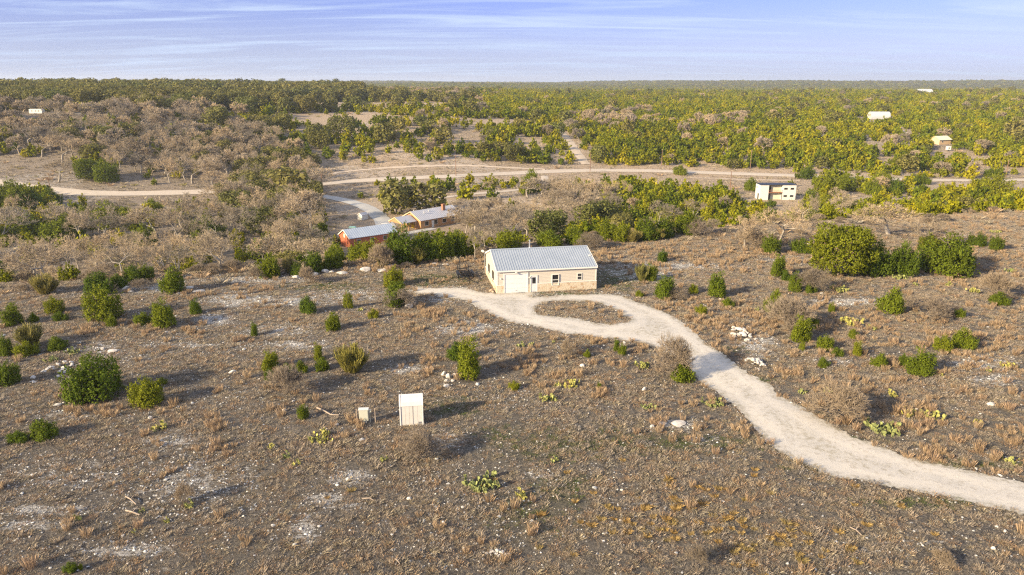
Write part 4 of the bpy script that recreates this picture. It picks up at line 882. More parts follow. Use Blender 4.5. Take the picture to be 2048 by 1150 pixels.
NEAR = [  # kind, base px, base py, width px, height px, variant, label
 ('juniper', 195, 643, 70, 62, 0, 'dark round juniper standing lower of the stacked pair at far left'), ('juniper', 190, 592, 52, 42, 1, 'lighter juniper just above the dark round one at far left'),
 ('juniper', 345, 586, 50, 46, 2, 'juniper beside the white ledge rocks at left'), ('juniper', 262, 566, 44, 30, 4, 'spreading juniper above the left ledge'), ('juniper', 290, 562, 34, 28, 0, 'small dark juniper right of the spreading one on the left ledge'),
 ('juniper', 232, 578, 34, 26, 2, 'low light green juniper leaning on the ledge thicket'), ('juniper', 102, 628, 38, 30, 0, 'small yellow green juniper near the left edge, upper slope'),
 ('juniper', 326, 655, 48, 52, 1, 'upright juniper with a low twin, left slope'), ('juniper', 284, 651, 34, 24, 4, 'low juniper touching the upright one, left slope'), ('juniper', 392, 628, 26, 28, 1, 'small spiky juniper below the left ledge rocks'),
 ('juniper', 614, 629, 36, 33, 4, 'feathery juniper on the white rock flats'), ('juniper', 667, 662, 34, 34, 2, 'olive juniper amid russet grass, centre left'), ('juniper', 695, 618, 20, 34, 3, 'slim upright juniper on the rocky flat'),
 ('juniper', 788, 577, 40, 38, 0, 'upper juniper of the stacked pair left of the building'), ('juniper', 784, 614, 52, 46, 1, 'lower juniper of the stacked pair left of the building'), ('juniper', 746, 637, 20, 18, 4, 'tiny olive bush below the stacked pair'),
 ('juniper', 26, 652, 42, 42, 3, 'dark conical juniper at the left edge of the slope'), ('juniper', 64, 645, 20, 18, 2, 'tiny dark bush right of the conical one at the left edge'), ('juniper', 118, 643, 26, 18, 4, 'low grey green bush below the small yellow green juniper'),
 ('juniper', 222, 653, 22, 24, 4, 'tiny bright bush at the foot of the dark round juniper'), ('juniper', 505, 673, 18, 28, 3, 'slender small juniper alone in mid left grass'), ('juniper', 48, 714, 40, 28, 4, 'bright low bush under the pale broom shrub at left'),
 ('juniper', 106, 702, 40, 24, 2, 'low green bush above the cactus bank at left'), ('juniper', 8, 712, 26, 40, 1, 'juniper cut by the left frame edge, upper one'), ('juniper', 12, 772, 48, 42, 0, 'juniper cut by the left frame edge, lower one'),
 ('big_juniper', 175, 805, 102, 84, 1, 'largest dark green juniper in the left foreground'), ('juniper', 284, 818, 66, 54, 0, 'bright green juniper right of the large dark one'), ('juniper', 323, 770, 18, 14, 2, 'very small bush above the bright green juniper'),
 ('juniper', 76, 882, 56, 36, 2, 'ragged juniper low at the left foreground'), ('juniper', 30, 888, 40, 20, 4, 'low bright bush beside the ragged one at lower left'), ('juniper', 632, 722, 24, 34, 3, 'small conical juniper beside the yellow broom shrub'),
 ('juniper', 534, 742, 36, 36, 1, 'grey green juniper, upper of two, centre left'), ('juniper', 537, 762, 26, 22, 0, 'small dark green juniper below the grey green one'), ('juniper', 600, 748, 26, 24, 2, 'yellow green bush in the row left of the broom shrub'), ('juniper', 572, 751, 26, 22, 4, 'dark green bush in the row left of the broom shrub'),
 ('juniper', 645, 742, 32, 24, 2, 'low bush touching the left side of the broom shrub'), ('juniper', 607, 839, 22, 28, 1, 'small bright bush near the fallen branch'), ('juniper', 945, 758, 62, 78, 3, 'tall bright juniper beside the grey stone heap'), ('juniper', 912, 722, 36, 34, 2, 'smaller juniper leaning on the tall bright one'),
 ('juniper', 1327, 598, 46, 42, 1, 'bright juniper right of the driveway bend'), ('juniper', 1327, 525, 22, 22, 0, 'small dark juniper on the slope behind the building, right'), ('juniper', 1441, 595, 40, 46, 1, 'egg shaped bright juniper right of the driveway'), ('juniper', 1386, 588, 20, 18, 4, 'small olive bush between two bright junipers'),
 ('juniper', 1457, 616, 26, 18, 2, 'low bush under the egg shaped juniper'), ('juniper', 1403, 629, 22, 18, 4, 'low dull bush nearest the driveway bend, right side'), ('juniper', 1278, 594, 18, 12, 2, 'tiny bush right of the building front grass'),
 ('big_juniper', 1690, 557, 112, 96, 0, 'biggest dome shaped juniper on the right of the hill'), ('big_juniper', 1756, 553, 60, 64, 1, 'dark juniper between the dome shaped one and the hollow one'), ('big_juniper', 1812, 552, 62, 60, 2, 'thin crowned juniper with brown hollow, right group'),
 ('big_juniper', 1910, 552, 112, 72, 2, 'wide ragged bright juniper with bare lower limbs, right'), ('juniper', 1862, 505, 46, 34, 0, 'dark juniper behind the wide ragged one'), ('juniper', 1554, 554, 32, 42, 1, 'upright bright juniper left of the dome shaped one'), ('juniper', 1572, 562, 22, 20, 2, 'small juniper at the foot of the upright bright one'),
 ('juniper', 1592, 584, 26, 38, 3, 'narrow juniper beside grey brush, right slope'), ('juniper', 1622, 587, 24, 22, 4, 'dull bush within the grey brush, right slope'), ('juniper', 1552, 628, 42, 44, 2, 'olive grey juniper left of the bare brush, right slope'), ('juniper', 1791, 627, 56, 46, 4, 'feathery bright juniper alone at mid right'),
 ('juniper', 1922, 637, 20, 18, 0, 'small round bush right of the feathery juniper'), ('juniper', 2003, 612, 38, 24, 2, 'low green juniper near the right frame edge'), ('juniper', 1600, 684, 44, 48, 1, 'bright juniper at the foot of the big bare brush'), ('juniper', 1631, 658, 18, 26, 3, 'slim dark juniper right of the big bare brush'),
 ('juniper', 1652, 702, 34, 28, 0, 'rounded bush above the white stones, right'), ('juniper', 1675, 713, 24, 16, 4, 'low bush touching the rounded one, right'), ('juniper', 1720, 712, 24, 28, 3, 'small upright bush in rocky grass, right'), ('juniper', 1647, 735, 26, 18, 2, 'low bush amid white stones right of the drive'),
 ('juniper', 1604, 702, 14, 18, 1, 'tiny bush below the bright juniper'), ('juniper', 1708, 678, 22, 18, 4, 'small bush beside the cactus patch, right'), ('juniper', 1890, 705, 36, 30, 0, 'left bush of the touching pair at right'), ('juniper', 1930, 700, 48, 38, 2, 'right bush of the touching pair at right'),
 ('juniper', 1841, 751, 50, 50, 1, 'bright juniper with cactus at its side, right foreground'), ('juniper', 1808, 732, 22, 22, 0, 'small dark bush left of the juniper with cactus'), ('juniper', 1765, 737, 34, 26, 2, 'dull olive bush in the right foreground'), ('juniper', 1665, 625, 14, 20, 3, 'tiny dark bush on the right limestone flat'),
 ('juniper', 1993, 502, 28, 28, 0, 'rounded bush at the right crest, rightmost of three'), ('juniper', 1961, 493, 24, 26, 1, 'middle bush of three on the right crest'), ('juniper', 1939, 490, 16, 22, 3, 'leftmost bush of three on the right crest'), ('juniper', 1541, 508, 40, 34, 0, 'dark juniper under the leafless tree at the crest'), ('juniper', 1606, 508, 40, 28, 4, 'spreading juniper at the foot of the leafless tree'),
 ('juniper', 1231, 702, 16, 24, 3, 'small dark bush on the lower drive edge'), ('juniper', 1244, 710, 16, 22, 1, 'yellow green bush in red grass on the lower drive edge'), ('juniper', 1175, 714, 16, 14, 4, 'tiny bush beside a grey shrub below the drive'), ('juniper', 1197, 781, 12, 16, 3, 'tiny bright bush behind russet grass below the drive'),
 ('juniper', 1028, 780, 22, 16, 4, 'dull small bush in the middle of the near slope'), ('juniper', 1366, 764, 46, 38, 2, 'olive juniper tangled with a bare shrub by the drive'), ('juniper', 137, 1146, 24, 20, 4, 'bright small bush at the bottom left edge'), ('juniper', 161, 1139, 10, 12, 0, 'tiniest bush at the bottom left edge'),
 ('juniper', 1300, 562, 26, 32, 1, 'dark bush beside the pale broom right of the building'), ('juniper', 590, 553, 28, 26, 1, 'bright juniper above the ledge boulders'), ('juniper', 655, 538, 26, 26, 2, 'yellow green juniper directly behind two ledge boulders'),
 ('juniper', 712, 526, 46, 38, 0, 'dark juniper hiding the lower left of the red barn'), ('juniper', 746, 524, 48, 42, 1, 'juniper hiding the middle of the red barn wall'), ('juniper', 778, 526, 46, 46, 2, 'juniper hiding the right end of the red barn wall'),
 ('juniper', 808, 528, 60, 72, 3, 'tallest dark juniper right of the red barn'), ('juniper', 848, 524, 54, 54, 1, 'broad juniper in the dark row below the farmhouse'), ('juniper', 882, 520, 48, 50, 0, 'grey green juniper in the dark row, third from the building'), ('juniper', 914, 514, 46, 46, 2, 'juniper in the dark row, second from the building'), ('juniper', 938, 512, 34, 36, 1, 'juniper in the dark row, nearest the building'),
 ('juniper', 620, 546, 44, 38, 1, 'spreading juniper at the left of the dark row'), ('juniper', 540, 556, 46, 44, 2, 'bright juniper in the thicket above the left lawn'), ('juniper', 675, 536, 40, 44, 3, 'blue green juniper at the dark row, left of the barn'),
 ('big_juniper', 170, 364, 42, 40, 0, 'left crown of the bright pair above the left road'), ('big_juniper', 207, 367, 46, 42, 1, 'right crown of the bright pair above the left road'), ('oak', 580, 404, 84, 64, 0, 'tall olive live oak at the bend left of the pale drive'), ('oak', 790, 432, 74, 66, 1, 'tallest live oak behind the farmhouse carport'), ('oak', 852, 428, 84, 56, 2, 'dark live oak behind the farmhouse ridge'),
 ('juniper', 18, 434, 74, 62, 0, 'largest juniper of the clump below the left road, at the frame edge'), ('juniper', 62, 428, 62, 46, 1, 'yellow tipped juniper in the middle of the clump below the left road'), ('juniper', 96, 414, 42, 34, 2, 'rightmost juniper of the clump below the left road'), ('juniper', 12, 396, 54, 30, 4, 'top juniper of the clump below the left road'),
 ('juniper', 40, 474, 84, 40, 2, 'wide dark juniper in the left hollow, at the frame edge'), ('juniper', 122, 484, 82, 44, 0, 'wide dark juniper in the left hollow, second from the frame edge'), ('juniper', 208, 458, 84, 46, 1, 'golden tipped juniper in the middle of the left hollow'), ('juniper', 160, 452, 60, 34, 4, 'low green juniper in the left hollow'), ('juniper', 286, 494, 44, 40, 0, 'rounded dark juniper on the bare pink soil of the left hollow'), ('juniper', 404, 480, 70, 40, 2, 'broad juniper among pale bare trees, left of the big oak'), ('juniper', 486, 448, 40, 32, 1, 'bright juniper at the foot of the tan tree, left'), ('juniper', 300, 428, 44, 26, 4, 'low juniper on the brushy flat below the left road'), ('juniper', 252, 462, 50, 34, 3, 'dark juniper right of the golden tipped one in the left hollow'),
 ('juniper', 1212, 480, 42, 38, 1, 'juniper at the crest just right of the building roof'), ('juniper', 1246, 484, 38, 34, 0, 'juniper at the crest, second from the building'), ('juniper', 1292, 482, 54, 42, 2, 'wide juniper at the crest, third from the building'), ('juniper', 1336, 477, 42, 38, 1, 'juniper at the crest, fourth from the building'), ('juniper', 1374, 472, 46, 44, 3, 'tallest yellow juniper at the crest right of the building'), ('juniper', 1012, 500, 60, 34, 0, 'dark juniper rising behind the roof, left of the flue'), ('juniper', 1100, 496, 60, 30, 4, 'low juniper rising behind the roof, right of the flue'), ('juniper', 1150, 490, 50, 34, 2, 'juniper rising behind the right end of the roof'),
 ('broom', 1268, 486, 42, 26, 1, 'pale broom between crest junipers right of the building'), ('broom', 1314, 482, 44, 26, 0, 'greenish broom before the fourth crest juniper'), ('shrub', 1180, 500, 50, 30, 1, 'bare brush at the back right corner of the building'), ('shrub', 1410, 472, 60, 34, 2, 'bare brush at the right end of the crest thicket'),
 ('juniper', 1064, 374, 38, 32, 2, 'round juniper between the farm lane end and the road'), ('juniper', 1362, 351, 30, 18, 4, 'grey green bush on the road edge, right of centre'), ('juniper', 1504, 383, 32, 24, 2, 'bright juniper touching the left side of the cream box house'), ('juniper', 1654, 392, 46, 42, 0, 'olive juniper right of the cream box house, beyond bare soil'), ('juniper', 1748, 391, 36, 30, 2, 'leaning juniper alone in the tan field'), ('juniper', 1793, 389, 36, 28, 0, 'round juniper alone in the tan field'),
 ('juniper', 1697, 382, 40, 32, 1, 'juniper in the middle of the tan field row'), ('juniper', 1618, 359, 32, 20, 0, 'juniper hiding the road, right of the cream box house'), ('juniper', 1770, 370, 46, 26, 4, 'wide dark juniper just below the far right road'), ('juniper', 1826, 370, 30, 20, 1, 'left juniper of three just below the far right road'), ('juniper', 1850, 370, 26, 20, 2, 'right juniper of three just below the far right road'), ('juniper', 1985, 355, 26, 17, 0, 'round juniper above the far right road'),
 ('juniper', 2003, 394, 52, 42, 1, 'tall juniper in the tan field near the right edge'), ('juniper', 1972, 372, 40, 13, 4, 'flat juniper below the road near the right edge'), ('juniper', 1622, 410, 34, 28, 2, 'bright juniper down right of the cream box house'), ('juniper', 1647, 418, 26, 28, 1, 'yellow juniper beside the bright one, right of the cream box house'), ('juniper', 1542, 414, 22, 13, 4, 'small bush in front of the cream box house'), ('juniper', 1725, 384, 22, 12, 4, 'small dark bush in the tan field'),
 ('broom', 765, 536, 50, 44, 1, 'pale broom shrub before the dark juniper row'), ('broom', 832, 530, 44, 34, 0, 'yellowish broom shrub before the tallest dark juniper'),
 ('broom', 700, 752, 80, 62, 0, 'yellow green broom shrub on the near left slope'), ('broom', 52, 700, 60, 52, 1, 'pale feathery broom shrub near the left edge'), ('broom', 1285, 565, 34, 38, 0, 'grey green broom shrub right of the building'), ('broom', 575, 548, 28, 36, 1, 'pale broom above the ledge boulders'), ('broom', 82, 592, 60, 44, 0, 'pale broom in the thicket at the left edge'),
 ('shrub', 570, 792, 74, 56, 0, 'large bare grey shrub left of the control cabinet'), ('shrub', 1680, 848, 104, 72, 1, 'large bare brown shrub touching the drive, right'), ('shrub', 1858, 642, 72, 46, 2, 'rounded bare brush at mid right'), ('shrub', 1585, 668, 96, 66, 0, 'big pale bare brush on the right slope'),
 ('shrub', 1345, 762, 70, 84, 1, 'bare pale shrub rising over the drive edge'), ('shrub', 1145, 712, 38, 34, 2, 'small grey shrub below the drive'), ('shrub', 832, 928, 74, 62, 1, 'brown grassy shrub in the near foreground'), ('shrub', 785, 622, 70, 36, 2, 'reddish bare brush under the stacked junipers'), ('shrub', 760, 540, 44, 50, 0, 'bare shrub behind the ledge boulders'),
 ('shrub', 1630, 586, 60, 46, 1, 'grey bare brush below the dome shaped juniper'), ('shrub', 2000, 600, 66, 50, 0, 'bare brush around the low juniper at the right edge'), ('shrub', 370, 1012, 34, 46, 2, 'thin bare shrub behind a cactus in the left foreground'), ('shrub', 1508, 500, 60, 40, 0, 'bare brush on the crest right of the hollow'),
 ('shrub', 1352, 598, 50, 20, 1, 'flat brown brush beside the bright drive juniper'), ('shrub', 200, 570, 60, 36, 2, 'tan brush at the left thicket edge'), ('shrub', 610, 570, 36, 34, 0, 'brown bare shrub in front of the ledge boulders'),
 ('shrub', 1392, 1140, 40, 50, 2, 'thin bare twigs at the bottom edge, centre right'), ('shrub', 1890, 1140, 44, 34, 0, 'grey twig tangle at the bottom right'),
 ('bare', 1860, 500, 70, 62, 0, 'bleached spiky leafless tree at the right crest'), ('bare', 1790, 474, 90, 66, 1, 'leafless tree with pale trunk right of centre crest'), ('bare', 1567, 500, 110, 90, 2, 'spreading leafless oak at the crest below the cream box house'), ('bare', 1495, 500, 60, 70, 3, 'thin leafless tree left of the spreading oak'), ('bare', 950, 520, 44, 60, 4, 'slender bare tree at the back left corner of the building'),
]
for i, (k, px_, py_, w_, h_, v_, lab) in enumerate(NEAR):
    plant(k, px_, py_, w_, lab, h_, v_, {'juniper': G_J, 'big_juniper': G_J, 'broom': 'broom shrubs', 'shrub': 'bare shrubs on the hilltop', 'bare': 'bare trees at the crest', 'oak': 'live oaks in the valley'}[k] if py_ > 440 or k == 'oak' else 'junipers by the roads and the tan field')
CACT = [(1145, 778, 46, 'cactus in the middle slope, broad with grey pads behind'), (1285, 738, 38, 'cactus nearest the drive, above the bare patch'), (1300, 820, 34, 'cactus right of centre, below the nearest to the drive'), (1430, 815, 54, 'wide cactus on the lower drive edge'), (1095, 806, 44, 'low spread cactus left of centre slope'),
 (965, 985, 92, 'biggest cactus patch in the near foreground, yellowing'), (1040, 1000, 34, 'orange tinged cactus beside the biggest patch'), (1707, 650, 54, 'cactus patch on the upper right slope'), (1745, 660, 26, 'small orange cactus right of the upper patch'), (1874, 752, 34, 'cactus at the side of the right foreground juniper'),
 (2023, 738, 36, 'cactus close to the right frame edge, mid height'), (1826, 834, 44, 'left cactus of the pair right of the bare brown shrub'), (1874, 840, 50, 'right cactus of the pair right of the bare brown shrub'), (1778, 872, 84, 'long cactus bank along the drive, lower right'), (1655, 786, 24, 'dark green cactus behind the bare brown shrub'), (1607, 788, 24, 'yellow cactus at the upper drive edge'),
 (1962, 850, 22, 'small cactus in russet grass, right'), (2028, 928, 38, 'cactus at the right frame edge above the drive'), (1786, 795, 26, 'dull cactus left of the pair, right slope'), (100, 724, 32, 'left cactus on the stony bank'), (137, 710, 36, 'right cactus on the stony bank'), (315, 865, 34, 'cactus below the bright green juniper'),
 (638, 886, 64, 'cactus row below the control cabinet'), (537, 898, 22, 'small cactus left of the row below the cabinet'), (570, 918, 24, 'orange cactus in brush below the row'), (592, 934, 22, 'thin cactus with a white stone'), (765, 925, 22, 'cactus pair beside the brown grassy shrub'), (1112, 928, 24, 'bright yellow cactus alone in the green grass'),
 (373, 1018, 28, 'cactus before the thin bare shrub, lower left'), (156, 1042, 26, 'cactus at the lower left, near frame edge'), (265, 1068, 14, 'single pad cactus at the lower left'), (282, 1027, 16, 'tiny cactus beside the fallen sticks'), (330, 1047, 18, 'small cactus on the white patch lower left'),
 (1687, 585, 48, 'cactus patch in front of the dome shaped juniper'), (1803, 560, 32, 'cactus under the thin crowned juniper'), (1950, 586, 30, 'pale cactus below the wide ragged juniper'), (1834, 572, 14, 'tiny pale cactus below the thin crowned juniper'), (2025, 545, 24, 'cactus near the right edge below the crest'), (1995, 466, 26, 'farthest cactus on the right crest'),
 (1897, 572, 20, 'small orange cactus under the bare limbs, right'), (1514, 622, 14, 'lone cactus right of the egg shaped juniper'), (1042, 697, 22, 'yellowing cactus below the drive, left'), (1063, 692, 16, 'pale cactus below the drive'), (1105, 686, 12, 'smallest cactus close under the drive'), (1115, 775, 20, 'small cactus left of the broad one'),
 (1985, 745, 20, 'dull cactus among right edge stones'), (720, 622, 14, 'small cactus right of the slim juniper')]
for i, (px_, py_, w_, lab) in enumerate(CACT): plant('cactus', px_, py_, w_, 'prickly pear '+lab, None, i, 'prickly pear clumps')
BOUL = [(651, 546, 16, 10, 'white boulder, left of the two under the yellow green juniper'), (662, 546, 10, 8, 'small white boulder in the ledge row'), (683, 549, 20, 8, 'flat white boulder in the ledge row'), (731, 544, 24, 12, 'largest white boulder of the ledge row'), (762, 544, 20, 8, 'white boulder right of the largest in the ledge row'), (624, 552, 20, 8, 'flat pale boulder at the left of the ledge row'),
 (593, 557, 16, 8, 'leftmost pale boulder of the ledge row'), (890, 530, 14, 4, 'flat white boulder in grass behind the lawn'), (868, 528, 12, 4, 'flat pale boulder left of the flat white one'), (785, 533, 26, 5, 'long flat ledge boulder behind the row'), (376, 579, 19, 9, 'white block boulder right of the ledge juniper'), (250, 580, 15, 9, 'white boulder at the left ledge end'),
 (262, 585, 12, 6, 'grey white boulder beside the left ledge end'), (356, 588, 9, 5, 'small warm lit boulder under the ledge juniper'), (395, 584, 22, 5, 'flat boulder right of the white block'), (818, 617, 18, 12, 'grey boulder right of the stacked junipers'), (826, 612, 10, 12, 'tilted grey boulder right of the stacked junipers'),
 (887, 752, 10, 12, 'dark grey stone of the heap, left'), (898, 757, 12, 14, 'dark grey stone of the heap, middle'), (909, 753, 10, 12, 'tan stone of the heap, right'), (893, 764, 8, 9, 'pale upright stone of the heap'), (893, 776, 14, 10, 'yellowish round stone under the heap'), (905, 764, 9, 8, 'grey stone at the front of the heap'),
 (1288, 782, 9, 10, 'pointed white stone alone below the drive'), (569, 823, 10, 8, 'cream rounded stone near the fallen branch'), (672, 852, 10, 9, 'grey round stone below the fallen branch'), (1305, 855, 10, 9, 'grey white stone, small one of the slab group'), (1325, 850, 24, 6, 'flat white slab, left, below the drive'), (1358, 852, 34, 8, 'flat white slab, widest, below the drive'), (1320, 864, 12, 5, 'small slab below the widest one'),
 (1989, 1100, 10, 10, 'pointed white stone in the bottom right corner'), (1994, 1055, 8, 7, 'round white stone below the drive, bottom right'), (2011, 1064, 8, 8, 'grey stone right of the round white one, bottom right'), (1244, 982, 7, 6, 'white stone by the golden tufts'), (1241, 1042, 7, 5, 'left of two white stones low centre'), (1253, 1039, 6, 4, 'right of two white stones low centre'), (819, 1000, 11, 9, 'cream stone in the near foreground grass'), (588, 1092, 10, 10, 'white angular stone near the bottom path'),
 (1984, 812, 16, 11, 'pinkish boulder in the right slope'), (205, 700, 8, 8, 'round stone above the large dark juniper'), (222, 705, 22, 7, 'flat grey stone above the large dark juniper'), (463, 747, 14, 8, 'grey stone left of the grey green juniper'), (1166, 735, 12, 10, 'tan boulder below the small grey shrub'), (113, 812, 16, 8, 'pale flat stone left of the large dark juniper'), (127, 808, 6, 7, 'pale stone touching the large dark juniper'), (300, 838, 9, 8, 'grey stone below the bright green juniper')]
for i, (px_, py_, w_, h_, lab) in enumerate(BOUL): plant('boulder', px_, py_, w_, lab, h_, i, 'limestone boulders')
def rock_pile(px, py, wpx, n, sz, label, m, seed, ky=.5):
    x0, y0, z0 = ground_at(px, py); w = wpx/ppm(x0, y0, z0); rs = random.Random(seed)
    for k in range(n):
        a = rs.uniform(0, 6.28); r = rs.random()**.6; x = x0+math.cos(a)*r*w/2; y = y0+math.sin(a)*r*w*ky; s = sz*rs.uniform(.6, 1.3)
        me = BO[k % 6] if m is None else PB[m][k % 3]
        o = put('pile_stone', me, None, None, (x, y, H(x, y)+s*.12+(1-r)*sz*1.0)); o.scale = (s, s, s); o.rotation_euler = (rs.uniform(-.4, .4), rs.uniform(-.4, .4), rs.uniform(0, 6)); tag(o, label, 'rock', label)
    TAKEN.append((x0, y0, w*.4))
PB = {'brown_stone': [rock_mesh('stone', 50+i, .75, 'brown_stone', 2) for i in range(3)], 'boulder_stone': BO}
rock_pile(990, 583, 18, 16, .5, 'brown stone heaped at the front left corner of the building', 'brown_stone', 1)
rock_pile(996, 1107, 44, 34, .17, 'small white stone in the heap at the bottom centre', None, 2, .25)
rock_pile(1484, 668, 52, 34, .42, 'white stone in the upper rubble right of the drive', None, 3, .8)
rock_pile(1510, 728, 34, 26, .42, 'white stone in the lower rubble right of the drive', None, 4, .8)
rock_pile(105, 745, 60, 24, .4, 'pale stone on the stony cactus bank at left', None, 5, .9)
def stick(pts, r, label):
    e = MB(); Q = [ground_at(a, b) for a, b in pts]; Q = [(x, y, z+.12+.1*(i % 2)) for i, (x, y, z) in enumerate(Q)]
    for i in range(len(Q)-1): e.bar(Q[i], Q[i+1], r*(1-.15*i), r*(1-.15*(i+1)))
    a = Vector(Q[len(Q)//2]); e.bar(a, a+Vector((.25, .2, .25)), r*.5, r*.2)
    tag(e.build('fallen_branch', 'driftwood'), label, 'branch', 'fallen branches')
stick([(634, 818), (648, 826), (662, 832), (678, 835)], .07, 'bleached fallen branch left of the control cabinet')
stick([(252, 996), (262, 1004), (273, 1012)], .05, 'thin bleached stick in the lower left')
stick([(252, 1024), (266, 1030), (280, 1033)], .06, 'forked brown stick below the bleached one, lower left')
stick([(725, 1000), (740, 1002), (748, 1004)], .04, 'short curved stick beside the pale path')
stick([(1112, 993), (1114, 1000), (1117, 1004)], .04, 'small white stick low in the centre')
stick([(1700, 1058), (1711, 1066), (1723, 1074)], .04, 'dark thin stick at the bottom right')
stick([(790, 1121), (796, 1128), (800, 1132)], .035, 'short pale stick at the bottom, left of centre')
stick([(138, 808), (150, 808), (160, 805)], .05, 'pale stick under the large dark juniper')

